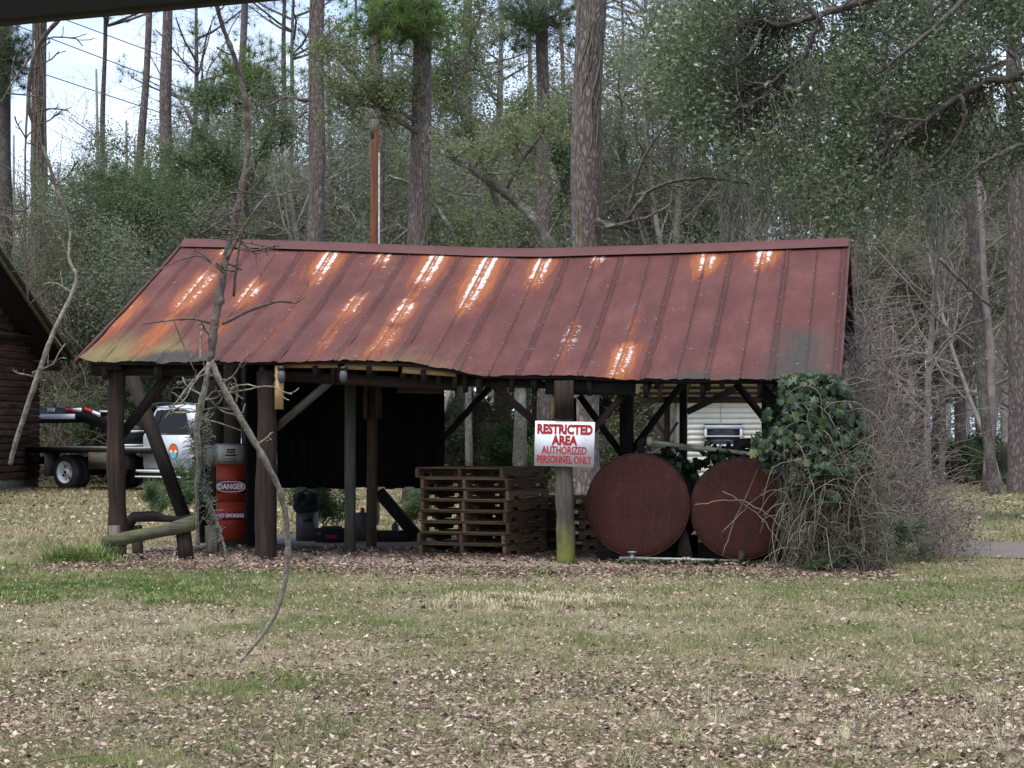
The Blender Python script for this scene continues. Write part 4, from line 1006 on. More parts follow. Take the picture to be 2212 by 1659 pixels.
trl = thing('gooseneck_trailer', TP(-1.5, 1.15, 0), 'black gooseneck trailer hitched to the flatbed truck, red and white tape on its neck', 'trailer')
GN = [(-5.2, 1.78), (-.10, 1.78), (.35, 1.70), (1.10, 1.42)]
ny = 1.15
def neck(y, h0=.24):
    T = [TP(x, y, z + (0 if i < 2 else 0)) for i, (x, z) in enumerate([(-6.0, 2.08), (-.42, 2.10), (0.10, 2.04), (1.45, 1.58)])]
    Bm = [TP(x, y, z) for x, z in [(-6.0, 1.66), (-.55, 1.70), (-.10, 1.60), (1.40, 1.10)]]
    n = 4; V = T + Bm + [p - tn * .2 for p in T] + [p - tn * .2 for p in Bm]; q = []
    for i in range(n - 1):
        q += [[i, n + i, n + i + 1, i + 1], [2 * n + i, 2 * n + i + 1, 3 * n + i + 1, 3 * n + i], [i, i + 1, 2 * n + i + 1, 2 * n + i], [n + i, 3 * n + i, 3 * n + i + 1, n + i + 1]]
    q += [[0, 2 * n, 3 * n, n], [n - 1, 2 * n - 1, 4 * n - 1, 3 * n - 1]]
    m_ = MB(); m_.add(np.array(V), q); return m_.build('neck', M['black'], trl)
nk = neck(ny)
def tape(x0, z0, x1, z1, mat, h=.10):
    m_ = MB(); m_.beam(TP(x0, ny - .006, z0), TP(x1, ny - .006, z1), .008, h); m_.build('reflective_tape', mat, nk)
zt0 = 2.03
for x0, x1, mt in ((-2.9, -2.6, 'red_tape'), (-2.6, -2.3, 'white'), (-1.9, -1.6, 'white'), (-1.22, -.92, 'red_tape'), (-.92, -.60, 'white')): tape(x0, zt0, x1, zt0, M[mt])
sl2 = (1.58 - 2.10) / (1.45 + .42)
for x0, x1, mt in ((-.50, -.22, 'red_tape'), (-.20, .10, 'white'), (.34, .62, 'red_tape'), (.64, .94, 'white')): tape(x0, 2.03 + (x0 + .42) * sl2 + .0, x1, 2.03 + (x1 + .42) * sl2, M[mt])
m_ = MB(); m_.beam(TP(-2.9, ny - .006, 1.86), TP(-.85, ny - .006, 1.86), .008, .13); m_.build('name_plate', M['white'], nk)
m_ = MB(); m_.box(TP(.35, ny + .1, 1.98), (.5, .3, .05), TXA); m_.build('winch_plate', M['alu'], nk)
m_ = MB(); m_.tube([TP(1.3, ny + .1, 1.5), TP(1.3, ny + .1, 1.08)], .08, 12); m_.build('coupler', M['black'], trl)
for x in (.95, 1.15): m_ = MB(); m_.tube([TP(x, ny + .0, 1.5), TP(x + .03, ny + .0, 1.09)], .035, 8); m_.build('jack_leg', M['steel'], trl)
m_ = MB(); m_.box(TP(-9.2, 1.15, .85), (7.5, 2.4, .16), TXA); m_.box(TP(-5.7, 1.15, 1.35), (.2, 1.0, 1.1), TXA); m_.build('deck', M['black'], trl)
for x in (-10.5, -9.4):
    m_ = MB(); c = TP(x, .1, .4); m_.tube([c, c - tn * .25], .4, 24); m_.build('wheel', M['rubber'], trl)

# ------------------------------------------------------------------ cream sided house and its lean-to, right
HYY = 52.0
def HP(px, py, dy=0): return W(px, py, HYY + dy)
hb0 = HP(1560, 1000); hb0[2] = 0
house = thing('sided_house', hb0, 'small cream house with horizontal siding and a two pane window', 'house')
def planeY(nm, poly, y0, th_, mat, par):
    V = [np.array([p[0], y0, p[2]]) for p in poly]; V2 = [p + np.array([0, th_, 0]) for p in V]; n = len(V); A = np.array(V + V2)
    m_ = MB(); t_ = [[0, i, i + 1] for i in range(1, n - 1)] + [[n, n + i + 1, n + i] for i in range(1, n - 1)]
    m_.add(A, [[i, n + i, n + (i + 1) % n, (i + 1) % n] for i in range(n)], t_); return m_.build(nm, mat, par)
xl, xr = HP(1480, 900)[0], HP(1800, 900)[0]
zroof = HP(1500, 845)[2]
mbw = MB(); mbw.box(((xl + xr) / 2, HYY + 2.1, zroof / 2), (xr - xl - .1, 3.9, zroof)); hw = mbw.build('wall', M['siding'], house)
zb = .15; hS = .125; wx0, wx1 = HP(1521, 940)[0], HP(1603, 940)[0]; wz0, wz1 = HP(1521, 966)[2], HP(1521, 919)[2]
while zb < zroof:
    segs = [(xl, xr)] if (zb + hS < wz0 or zb > wz1) else [(xl, wx0), (wx1, xr)]
    for a, b in segs:
        V = [(a, HYY - .03, zb), (b, HYY - .03, zb), (b, HYY, zb + hS), (a, HYY, zb + hS), (a, HYY + .05, zb), (b, HYY + .05, zb), (b, HYY + .05, zb + hS), (a, HYY + .05, zb + hS)]
        m_ = MB(); m_.add(np.array(V), [[0, 1, 2, 3], [4, 7, 6, 5], [0, 4, 5, 1], [3, 2, 6, 7], [0, 3, 7, 4], [1, 5, 6, 2]]); m_.build('siding_board', M['siding'], hw)
    zb += hS
mb = MB(); mb.box((xl - .04, HYY - .02, zroof / 2), (.12, .12, zroof)); mb.build('corner_trim', M['white'], house)
mb = MB(); mb.box((HP(1556, 900)[0], HYY - .035, (wz1 + HP(0, 870)[2]) / 2 - .05), (.02, .012, .55)); mb.build('conduit', M['trim'], house)
wz = (wz0 + wz1) / 2; wxm = (wx0 + wx1) / 2; ww = wx1 - wx0; wh = wz1 - wz0
win = MB()
for zz, h_ in ((wz0 + .03, .06), (wz1 - .04, .09), (wz + .0, .035)): win.box((wxm, HYY - .05, zz), (ww, .09, h_))
for xx in (wx0 + .03, wx1 - .03): win.box((xx, HYY - .05, wz), (.06, .088, wh - .15))
wi = win.build('window', M['trim'], house)
for s_ in (-1, 1):
    m_ = MB(); m_.box((wxm, HYY - .02, wz + s_ * wh * .23), (ww - .12, .02, wh * .40)); m_.build('pane', M['glass'], wi)
mb = MB()
mb.add(np.array([(xl - .3, HYY - .3, zroof - .1), (xr + .3, HYY - .3, zroof - .1), (xr + .3, HYY + 2.1, zroof + .9), (xl - .3, HYY + 2.1, zroof + .9), (xr + .3, HYY + 4.4, zroof - .1), (xl - .3, HYY + 4.4, zroof - .1),
 (xl - .3, HYY - .3, zroof - .2), (xr + .3, HYY - .3, zroof - .2), (xr + .3, HYY + 4.4, zroof - .2), (xl - .3, HYY + 4.4, zroof - .2)]),
 [[0, 1, 2, 3], [3, 2, 4, 5], [0, 6, 7, 1], [6, 9, 8, 7], [5, 4, 8, 9]], [[0, 3, 5], [1, 4, 2]]); mb.build('roof', M['dark'], house)
# lean-to beside it
LY = 44.0
def LP(px, py, dy=0): return W(px, py, LY + dy)
lean = thing('lean_to', (LP(1440, 900)[0], LY, 0), 'open lean-to of new lumber beside the cream house', 'lean-to')
x0, x1 = LP(1385, 860)[0], LP(1700, 860)[0]
mb = MB(); mb.beam((x0, LY, LP(0, 864)[2]), (x1, LY, LP(0, 864)[2]), .05, .12); mb.build('fascia_beam', M['brown_post'], lean)
for i in range(7):
    yy = LY + 2.6 + i * .55 * 0 - i * .42; zz = LP(0, 850)[2] + .0 + (i) * .095
    mb = MB(); mb.beam((x0 - .05, LY - .1 - i * .45, zz), (x1, LY - .1 - i * .45, zz), .06, .05); mb.build('purlin', M['brown_post'], lean)
mb = MB(); zA = LP(0, 852)[2]; mb.add(np.array([(x0 - .2, LY + .1, zA + .02), (x1, LY + .1, zA + .02), (x1, LY - 3.2, zA + .70), (x0 - .2, LY - 3.2, zA + .70)]), [[0, 1, 2, 3]])
mb.add(np.array([(x0 - .2, LY + .1, zA + .05), (x1, LY + .1, zA + .05), (x1, LY - 3.2, zA + .73), (x0 - .2, LY - 3.2, zA + .73)]), [[0, 3, 2, 1]]); mb.build('roof_sheet', M['alu'], lean)
for px in (1422, 1480):
    mb = MB(); mb.beam(LP(px, 858, -.1), LP(px + 9, 826, -2.6), .05, .12); mb.build('rafter', M['brown_post'], lean)
xp = LP(1441, 0)[0]; mb = MB(); mb.box((xp, LY + .0, (LP(0, 858)[2]) / 2), (.11, .11, LP(0, 858)[2])); mb.build('post', M['log_red'], lean)
xp = LP(1700, 0)[0]; mb = MB(); mb.box((xp, LY + .0, (LP(0, 858)[2]) / 2), (.11, .11, LP(0, 858)[2])); mb.build('post', M['log_red'], lean)
for a, b in (((1395, 872), (1436, 940)), ((1446, 940), (1464, 912))):
    mb = MB(); mb.beam(LP(*a), LP(*b), .05, .10, up=(0, 1, 0)); mb.build('brace', M['brown_post'], lean)
# pale stone behind the sign post
cst = W(1263, 1062, 48); st_ = MB(); k = 12
rr = [.05, .16, .23, .26, .22, .10, .01]; zz = [0, .02, .10, .18, .25, .30, .315]
st_.tube([(cst[0] + .02 * math.sin(i), cst[1], z_ - .04 + cst[2] * 0) for i, z_ in enumerate(zz)], [r_ * 1.0 for r_ in rr], k)
st_.build('boulder', M['stone'], None, smooth=True, label='pale rounded stone on the grass beyond the sign post', cat='stone')

# ------------------------------------------------------------------ porch beam over the camera, top left corner
mb = MB(); p1 = np.array([-.739, 3.2, 1.987]); dd = np.array([.375, -.17, 0]); dd /= np.linalg.norm(dd); nn_ = np.array([dd[1], -dd[0], 0])
mb.beam(p1 - dd * 1.6 + ZZ * .09 - nn_ * -.03, p1 + dd * 1.5 + ZZ * .09 - nn_ * -.03, .05, .18); mb.build('porch_beam', M['dull_black'], None, label='black edge of a porch roof beam across the top left corner', cat='beam')
print('objects done')

# ------------------------------------------------------------------ vegetation: generators
def unit(v): return v / (np.linalg.norm(v) + 1e-9)
class Tree:
    def __init__(s, seed):
        s.r = random.Random(seed); s.tubes = []; s.tips = []; s.moss = []
    def limb(s, p, d, L, r, lev, P):
        rr = s.r; n = max(4, int(4 + L * P.get('res', 2.0))) if lev < 2 else (5 if lev == 2 else 4)
        n = min(n, 14); pts = [np.array(p, float)]; d = unit(np.array(d, float)); st = L / (n - 1)
        wob = P['wob'][min(lev, len(P['wob']) - 1)]; up = P['up'][min(lev, len(P['up']) - 1)]
        ds = [d]
        for i in range(n - 1):
            d = unit(d + np.array([rr.gauss(0, wob), rr.gauss(0, wob), rr.gauss(0, wob) + up]))
            pts.append(pts[-1] + d * st); ds.append(d)
        rad = [max(.0035, r * (1 - .62 * (i / (n - 1)) ** 1.1)) if lev < P['lev'] else max(.0025, r * (1 - .8 * i / (n - 1))) for i in range(n)]
        if lev == 0: rad[0] *= 1.25
        s.tubes.append((pts, rad, lev))
        if lev >= P['lev']:
            s.tips += pts[1:]; return
        if lev == P['lev'] - 1: s.tips.append(pts[-1]); s.tips.append(pts[-2])
        nc = P['kids'][lev]; t0 = P['start'][lev]
        for k in range(nc):
            t = t0 + (1 - t0) * (k + rr.random() * .8) / nc; t = min(t, .99)
            f = t * (n - 1); i = int(f); q = pts[i] + (pts[min(i + 1, n - 1)] - pts[i]) * (f - i)
            dd = ds[i]; a = np.array([rr.gauss(0, 1), rr.gauss(0, 1), rr.gauss(0, .6)]); a = unit(a - dd * (a @ dd))
            an = math.radians(rr.uniform(*P['ang'][lev])); nd = dd * math.cos(an) + a * math.sin(an)
            s.limb(q, nd, L * P['len'][lev] * rr.uniform(.6, 1.15) * (1.15 - .45 * t), rad[i] * P['rr'][lev] * rr.uniform(.7, 1), lev + 1, P)
    def wood(s, mb, ks=(9, 6, 4, 3, 3), minlev=0, maxlev=9):
        for pts, rad, lev in s.tubes:
            if minlev <= lev <= maxlev: mb.tube(pts, rad, ks[min(lev, len(ks) - 1)], lev == 0)
def put_leaves(mb, tips, per, spread, size, seed, flat=.25, aspect=.5, drop=0):
    r_ = np.random.RandomState(seed); T = np.array(tips); T = T[r_.rand(len(T)) >= drop]
    cen = np.repeat(T, per, 0) + r_.normal(size=(len(T) * per, 3)) * spread
    base = np.repeat(r_.rand(len(T)), per) * .5 + r_.rand(len(cen)) * .5
    sz = size * r_.uniform(.6, 1.35, len(cen)); mb.leaves(cen, sz, sz * aspect, r_, flat, tint=np.clip(base, 0, 1))
def hang_moss(mb, pts, seed, L=(.3, 1.0), n=6):
    r_ = np.random.RandomState(seed)
    for p in pts:
        for k in range(n):
            l = r_.uniform(*L) * r_.uniform(.4, 1); q = np.array(p) + r_.normal(size=3) * np.array([.12, .12, .08]); m_ = 7
            P_ = [q + np.array([r_.normal() * .035, r_.normal() * .035, -l * i / (m_ - 1)]) for i in range(m_)]
            mb.tube(P_, [.004, .009, .012, .009, .007, .005, .001], 3, False, tint=r_.rand())

OAK = dict(lev=4, kids=[9, 7, 6, 5], start=[.25, .2, .2, .15], ang=[(35, 75), (30, 65), (30, 70), (30, 80)], len=[.62, .55, .52, .5], rr=[.55, .55, .5, .5], wob=[.10, .20, .25, .3], up=[.05, .04, .02, 0])
BARE = dict(lev=4, kids=[11, 7, 6, 4], start=[.25, .15, .15, .1], ang=[(25, 60), (25, 60), (25, 70), (30, 80)], len=[.50, .55, .55, .5], rr=[.45, .5, .5, .55], wob=[.06, .15, .2, .3], up=[.04, .05, .03, 0])
def proto(name, seed, P, H, r, per, spread, size, lmat, wmat, drop=0, mossn=0, flat=.25):
    T = Tree(seed); T.limb((0, 0, -.1), (T.r.uniform(-.1, .1), T.r.uniform(-.1, .1), 1), H, r, 0, P)
    a = MB(); T.wood(a, maxlev=0); trunk = a.mesh('trunk', M[wmat], True)
    a = MB(); T.wood(a, minlev=1); 
    br = a.mesh('branches', M[wmat], True)
    ms = [('trunk', trunk), ('branches', br)]
    if per:
        a = MB(); put_leaves(a, T.tips, per, spread, size, seed, flat, drop=drop); ms.append(('crown', a.mesh('crown', M[lmat])))
    if mossn:
        a = MB(); hang_moss(a, [T.tips[T.r.randrange(len(T.tips))] for _ in range(mossn)], seed); ms.append(('hanging_moss', a.mesh('hanging_moss', M['moss'])))
    return ms
def plant(name, ms, loc, rot, scale, label, cat, group=None):
    e = thing(name, loc, label, cat, group); e.rotation_euler = (0, 0, rot); e.scale = scale if isinstance(scale, tuple) else (scale,) * 3
    for nm, me in ms:
        o = bpy.data.objects.new(nm, me); C.objects.link(o); o.parent = e
        if nm in ('crown', 'hanging_moss', 'branches', 'foliage'): o['kind'] = 'stuff'
    return e
oakA = proto('a', 101, OAK, 9.0, .20, 20, .24, .085, 'leaf_green', 'bark_dark', .58, 40)
oakB = proto('b', 102, OAK, 10.0, .17, 17, .25, .082, 'leaf_olive', 'bark_pale', .62, 40)
oakC = proto('c', 103, OAK, 9.5, .17, 17, .25, .082, 'leaf_grey', 'bark_pale', .62, 60)
oakD = proto('d', 104, OAK, 10.5, .20, 17, .25, .084, 'leaf_olive', 'bark_pale', .62, 40)
bareA = proto('e', 105, BARE, 10, .12, 3, .12, .06, 'leaf_brown', 'twig', .6)
bareB = proto('f', 106, BARE, 9, .10, 2, .10, .06, 'leaf_olive', 'twig', .6)
bareC = proto('g', 107, BARE, 11, .14, 0, .1, .06, 'leaf_olive', 'twig_brown', 0)
SHR = dict(lev=3, kids=[8, 6, 5], start=[.05, .15, .15], ang=[(15, 60), (25, 60), (30, 70)], len=[.75, .55, .5], rr=[.6, .55, .5], wob=[.15, .2, .25], up=[.04, .03, 0])
shrA = proto('h', 108, SHR, 1.2, .03, 14, .10, .075, 'leaf_green', 'twig', 0)
shrB = proto('i', 109, SHR, 1.3, .03, 12, .11, .07, 'leaf_grey', 'twig', .1)
shrC = proto('j', 110, SHR, 1.5, .03, 3, .09, .05, 'leaf_brown', 'twig_brown', .3)

def at(px, Y): p = W(px, 900, Y); p[2] = 0; return p
ar = random.Random(44)
# ------------------------------------------------------------------ tall pines, each with its own trunk line from the photograph
def needle_tufts(mb, centers, seed, n=46, L=.26):
    r_ = np.random.RandomState(seed)
    for c in centers:
        d = r_.normal(size=(n, 3)); d[:, 2] += .35; d /= np.linalg.norm(d, axis=1)[:, None]
        cen = np.array(c) + d * L * .5; s_ = np.cross(d, r_.normal(size=(n, 3))); s_ /= np.linalg.norm(s_, axis=1)[:, None]
        a = cen - d * L / 2; b = cen + d * L / 2; V = np.stack([a - s_ * .006, a + s_ * .006, b], 1).reshape(-1, 3)
        mb.add(V, t=np.arange(n)[:, None] * 3 + np.array([[0, 1, 2]]), tint=np.repeat(np.clip(r_.rand(n) * .6 + r_.rand() * .4, 0, 1), 3))
crown_c = []
cr_ = random.Random(5)
CT = Tree(77)
for k in range(12):
    a = k * 2.4; z = -cr_.uniform(0, 4.5); L = 1.3 + (-z) * .35
    CT.limb((0, 0, z), (math.cos(a), math.sin(a), .35), L, .05, 2, dict(lev=3, kids=[0, 0, 6], start=[0, 0, .3], ang=[0, 0, (30, 60)], len=[0, 0, .4], rr=[0, 0, .5], wob=[.1], up=[.05]))
a_ = MB(); CT.wood(a_, ks=(4, 4, 4, 3)); pine_br = a_.mesh('branches', M['bark_pine'], True)
a_ = MB(); needle_tufts(a_, CT.tips[::2], 5, 26, .3); pine_cr = a_.mesh('crown', M['needle_dark'])
def pine(pts, wpx, Y, label, mat='bark_pine', extra=None, H=19, group=None, base=0.0, cat='pine tree'):
    """pts: picture points of the trunk's middle from low to high; wpx: width in the picture"""
    P = [W(x, y, Y) for x, y in pts]
    d = unit(P[1] - P[0]); lowz = base; k = (lowz - P[0][2]) / d[2]; foot = P[0] + d * k
    e = thing('pine_tree', (foot[0], foot[1], 0), label, cat, group)
    d2 = unit(P[-1] - P[-2]); top = P[-1] + d2 * ((H - P[-1][2]) / d2[2])
    line = [foot] + P + [top]; ls = []
    for a, b in zip(line[:-1], line[1:]):
        m_ = max(2, int(abs(b[2] - a[2]) / .45)); ls += [a + (b - a) * i / m_ for i in range(m_)]
    ls.append(line[-1]); ls = np.array(ls); r0 = wpx / F * Y / 2
    zz = ls[:, 2]; rad = r0 * np.interp(zz, [0, .5, 3, 9, H], [1.30, 1.12, 1.04, .95, .35]) * (1 + .04 * np.sin(zz * 2.1 + pts[0][0]))
    ls[:, 0] += .02 * np.sin(zz * 1.3 + pts[0][0]); 
    mb = MB(); mb.tube(ls, rad, 18); mb.build('trunk', M[mat], e, smooth=True)
    for nm, me in (('branches', pine_br), ('crown', pine_cr)):
        o = bpy.data.objects.new(nm, me); C.objects.link(o); o.parent = e; o.location = tuple(top - np.array([foot[0], foot[1], 0])); o.rotation_euler = (0, 0, ar.random() * 6); o['kind'] = 'stuff'
    e['H'] = H
    return e
def climb_vine(par, pts, wpx, Y, n, seed, mat='vine', thick=.012):
    r_ = random.Random(seed)
    for k in range(n):
        x0 = r_.uniform(-.5, .5); P = []
        y0 = pts[0][1]; y1 = pts[-1][1]
        m_ = 22; ph = r_.uniform(0, 6)
        for i in range(m_):
            f = i / (m_ - 1); y = y0 + (y1 - y0) * f; x = np.interp(-y, [-p[1] for p in pts], [p[0] for p in pts])
            off = max(-.62, min(.62, x0 + .35 * math.sin(ph + f * 5 + k) + .15 * math.sin(f * 19 + k))); r0 = wpx / F * Y / 2
            p = W(x, y, Y); ang = off * 1.5; p = p + np.array([math.sin(ang) * r0 * 1.06, -math.cos(ang) * r0 * 1.06, 0]); P.append(p)
        mb = MB(); mb.tube(P, [thick * r_.uniform(.6, 1.4)] * m_, 5); mb.build('vine', M[mat], par, smooth=True)
pA = pine([(1265, 560), (1268, 300), (1277, 0)], 66, 37, 'thickest pine, standing behind the roof right of its middle, grey vines on its bark')
climb_vine(pA, [(1265, 560), (1268, 300), (1277, -20)], 62, 37, 7, 3)
pB = pine([(903, 560), (906, 330), (914, 100)], 44, 45, 'pine with pale vines and a green tuft above, right of the brown pole')
climb_vine(pB, [(903, 560), (906, 330), (914, 100)], 42, 45, 5, 9)
pC = pine([(683, 560), (683, 250), (686, 0)], 37, 48, 'straight pine left of the brown pole with a curling side branch')
climb_vine(pC, [(683, 560), (683, 250), (686, 0)], 35, 48, 2, 4)
pD = pine([(818, 560), (817, 300), (812, 60)], 30, 58, 'paler pine just behind the brown pole')
pE = pine([(1178, 900), (1174, 560), (1172, 80)], 31, 52, 'pine trunk behind the leaning grey limb, left of the thickest pine')
pF = pine([(355, 830), (357, 400), (361, 20)], 31, 62, 'straight pine left of the roof end, right one of the close pair')
pG = pine([(288, 600), (300, 400), (323, 30)], 19, 63, 'slim leaning pine left of the roof end')
pH = pine([(84, 700), (84, 400), (88, 30)], 37, 66, 'vine wrapped pine behind the cabin roof')
climb_vine(pH, [(84, 700), (84, 400), (88, 30)], 35, 66, 9, 12, thick=.022)
pI = pine([(10, 420), (10, 200), (8, 0)], 33, 67, 'ivy covered dark pine at the left edge', 'bark_dark')
pJ = pine([(508, 460), (514, 250), (530, 0)], 20, 60, 'slender pine behind the bright green needle tuft')
pK = pine([(1568, 540), (1567, 350), (1566, 100)], 25, 56, 'dark pine trunk behind the right part of the roof', 'bark_dark')
pL = pine([(2198, 1060), (2194, 700), (2190, 100)], 36, 52, 'broad grey pine at the right edge')
pM = pine([(2144, 1050), (2120, 800), (2098, 450)], 22, 50, 'leaning mottled trunk near the right edge', 'bark_dark', H=14)
pN = pine([(1273, 900), (1271, 860), (1270, 800)], 20, 70, 'distant pine seen under the roof right of the sign post')
for i, (px, wd, Y, lb) in enumerate(((1450, 14, 75, 'thin far pine left of the sky gap behind the roof'), (1476, 12, 82, 'thinnest far trunk in the sky gap behind the roof'), (1506, 17, 70, 'far pine right of the sky gap'), (1398, 13, 85, 'far slim trunk between the curved branches'),
      (1905, 18, 62, 'straight far pine beyond the brush right of the shed'), (1990, 16, 66, 'far dark pine in the brown wood on the right'), (2040, 13, 60, 'slim dark trunk on the edge of the right wood'), (2080, 24, 63, 'broad far pine behind the leaning trunk'), (1945, 12, 74, 'thin far pine left of the slim dark trunk'), (1010, 20, 68, 'far trunk between the two vine clad pines'), (1075, 14, 78, 'thin far trunk behind the leaning limb'), (420, 15, 74, 'far trunk left of the hanging branch'), (760, 14, 76, 'far trunk left of the brown pole'), (220, 14, 72, 'far thin trunk behind the truck'), (610, 14, 70, 'far thin trunk behind the roof, left of the straight pine'))):
    pine([(px + ar.uniform(-6, 6), 900), (px, 400), (px + ar.uniform(-8, 8), 50)], wd, Y, lb, ar.choice(['bark_pine', 'bark_dark']), H=ar.uniform(15, 21))

# utility pole stub
up_ = thing('utility_pole', at(808, 34), 'rust brown pole stub with a grey pipe, behind the roof ridge', 'pole')
mb = MB(); a, b = W(806, 560, 34), W(810, 262, 34); a[2] = 0; mb.tube([a, (a + b) / 2, b], [.095, .07, .062], 12); 
M['pole'] = m_wood('brown_pole', (.03, .012, .007), (.11, .042, .018), scale=22); mb.build('pole', M['pole'], up_, smooth=True)
mb = MB(); a, b = W(818, 560, 33.9), W(819, 330, 33.9); a[2] = 0; mb.tube([a, b], .016, 6); mb.build('conduit', M['steel'], up_)
mb = MB(); a, b = W(809, 300, 34), W(810, 258, 34); mb.tube([a, b], .0635, 12); mb.build('pale_top', M['grey_wood'], up_)

# curling boughs and single crooked limbs, as drawn in the photograph
def bough(name, chains, Y, mat, label, cat='branch', twigs=26, seed=1, leafm=None, foot=True, tl=.8, lsz=.07, lper=10):
    if foot:
        f0 = chains[0][0]; chains = [[(f0[0] + 4, HY + EYE * F / Y, f0[2] * 1.25)] + list(chains[0])] + list(chains[1:])
    fst = W(*chains[0][0][:2], Y)
    e = thing(name, (fst[0], fst[1], 0 if foot else fst[2]), label, cat)
    r_ = random.Random(seed); T = Tree(seed); tips = []
    for ci, ch in enumerate(chains):
        P = [W(p[0], p[1], Y + (p[3] if len(p) > 3 else 0) + math.sin(p[0] * .03) * .15) for p in ch]; rad = [p[2] / F * Y / 2 for p in ch]
        # smooth
        t = np.arange(len(P)); tf = np.linspace(0, len(P) - 1, (len(P) - 1) * 5 + 1); A = np.array(P)
        B = np.stack([np.interp(tf, t, A[:, k]) for k in range(3)], 1); B[1:-1] = (B[:-2] + 2 * B[1:-1] + B[2:]) / 4; B[1:-1] = (B[:-2] + 2 * B[1:-1] + B[2:]) / 4
        B += np.array([[r_.gauss(0, 1), r_.gauss(0, 1), r_.gauss(0, 1)] for _ in B]) * .006 * Y / 30
        rr = np.interp(tf, t, rad) * (1 + .06 * np.sin(tf * 7))
        mb = MB(); mb.tube(B, rr, 10); mb.build('limb' if ci else 'main_limb', M[mat], e, smooth=True)
        for k in range(twigs // len(chains)):
            i = r_.randrange(len(B) // 4, len(B)); d = np.array([r_.gauss(0, 1), r_.gauss(0, 1), r_.gauss(.2, .8)])
            T.limb(B[i], d, tl * r_.uniform(.4, 1.2), max(.005, rr[i] * .35), 2, dict(lev=3, kids=[0, 0, 5], start=[0, 0, .2], ang=[0, 0, (25, 65)], len=[0, 0, .5], rr=[0, 0, .55], wob=[.2], up=[.02]))
    if T.tubes:
        mb = MB(); T.wood(mb, ks=(4, 4, 4, 3)); mb.build('twigs', M[mat], e, smooth=True, kind='stuff')
    if leafm:
        mb = MB(); put_leaves(mb, T.tips, lper, .10, lsz, seed); mb.build('foliage', M[leafm], e, kind='stuff')
    return e
bough('leaning_limb', [[(1215, 640, 30), (1190, 535, 22), (1150, 465, 21), (1090, 415, 19), (1020, 365, 16), (952, 330, 10)], [(1090, 415, 9), (1130, 340, 8), (1180, 280, 6), (1150, 230, 4)]], 40, 'bark_oak', 'thick grey limb leaning left across the gap beside the thickest pine', 'limb', 26, 21, 'leaf_olive')
bough('crooked_branch', [[(1288, 478, 14), (1312, 488, 12), (1350, 492, 10), (1356, 470, 9), (1362, 430, 8), (1385, 350, 7), (1420, 290, 6), (1475, 225, 4)], [(1352, 480, 10), (1395, 415, 8), (1450, 392, 7), (1530, 383, 6), (1620, 398, 4)], [(1300, 492, 8), (1400, 470, 5), (1450, 440, 4)]], 36.6, 'bark_oak', 'crooked curved branches reaching right from the thickest pine', 'branch', 40, 22, None, False)
bough('side_branch', [[(663, 218, 8), (620, 208, 6), (590, 222, 5), (565, 235, 4), (540, 205, 3)], [(663, 240, 7), (640, 260, 5), (600, 262, 4), (560, 240, 3)]], 47.9, 'bark_oak', 'curling dead side branch on the left of the straight pine', 'branch', 30, 23, None, False)
bough('slanting_tree', [[(905, 290, 13), (870, 265, 12), (830, 245, 11), (795, 200, 9), (760, 150, 8), (720, 115, 6), (690, 60, 4)], [(900, 262, 10), (850, 235, 8), (800, 230, 8), (745, 222, 5)], [(795, 200, 6), (770, 210, 5), (735, 180, 3)]], 44.7, 'bark_oak', 'dark boughs slanting up to the left across the brown pole', 'bough', 40, 24, 'leaf_olive', False)
bough('forked_oak', [[(1120, 640, 24), (1100, 520, 20), (1078, 440, 17), (1040, 360, 14), (1000, 250, 12), (975, 140, 10), (955, 20, 7)], [(1040, 360, 10), (1080, 330, 9), (1120, 280, 7), (1135, 200, 4)], [(1000, 250, 8), (960, 215, 6), (920, 205, 4)], [(990, 200, 8), (1010, 110, 6), (1040, 20, 4)]], 49, 'bark_oak', 'tall forked oak with a pale trunk between the pines', 'tree', 60, 25, 'leaf_olive')
bough('second_forked_oak', [[(1210, 600, 16), (1215, 420, 14), (1240, 330, 11), (1230, 230, 9)], [(1217, 400, 8), (1190, 330, 7), (1160, 300, 5)]], 53, 'bark_dark', 'dark crooked oak stem between the leaning limb and the thickest pine', 'tree', 30, 26, 'leaf_green')
bough('young_oak', [[(1010, 620, 13), (1010, 560, 11), (960, 470, 9), (900, 400, 7), (840, 380, 5)], [(1010, 560, 7), (1060, 480, 5), (1100, 460, 4)]], 56, 'bark_pale', 'crooked young oak left of the leaning limb', 'tree', 40, 28, 'leaf_olive')
bough('left_oak', [[(560, 640, 14), (530, 420, 12), (490, 340, 9), (440, 300, 7), (400, 240, 4)], [(530, 420, 8), (560, 330, 7), (590, 270, 5), (600, 190, 3)], [(490, 340, 6), (430, 360, 5), (370, 340, 3)]], 52, 'bark_dark', 'spreading oak behind the left part of the roof', 'tree', 60, 29, 'leaf_green')
bough('brush_trunk', [[(2030, 560, 10), (2090, 620, 8), (2140, 660, 6)], [(2005, 790, 5), (2040, 740, 5), (2090, 700, 5), (2135, 690, 4)]], 49.7, 'bark_oak', 'broken mossy branch propped on the leaning mottled trunk', 'branch', 16, 30, None, False)

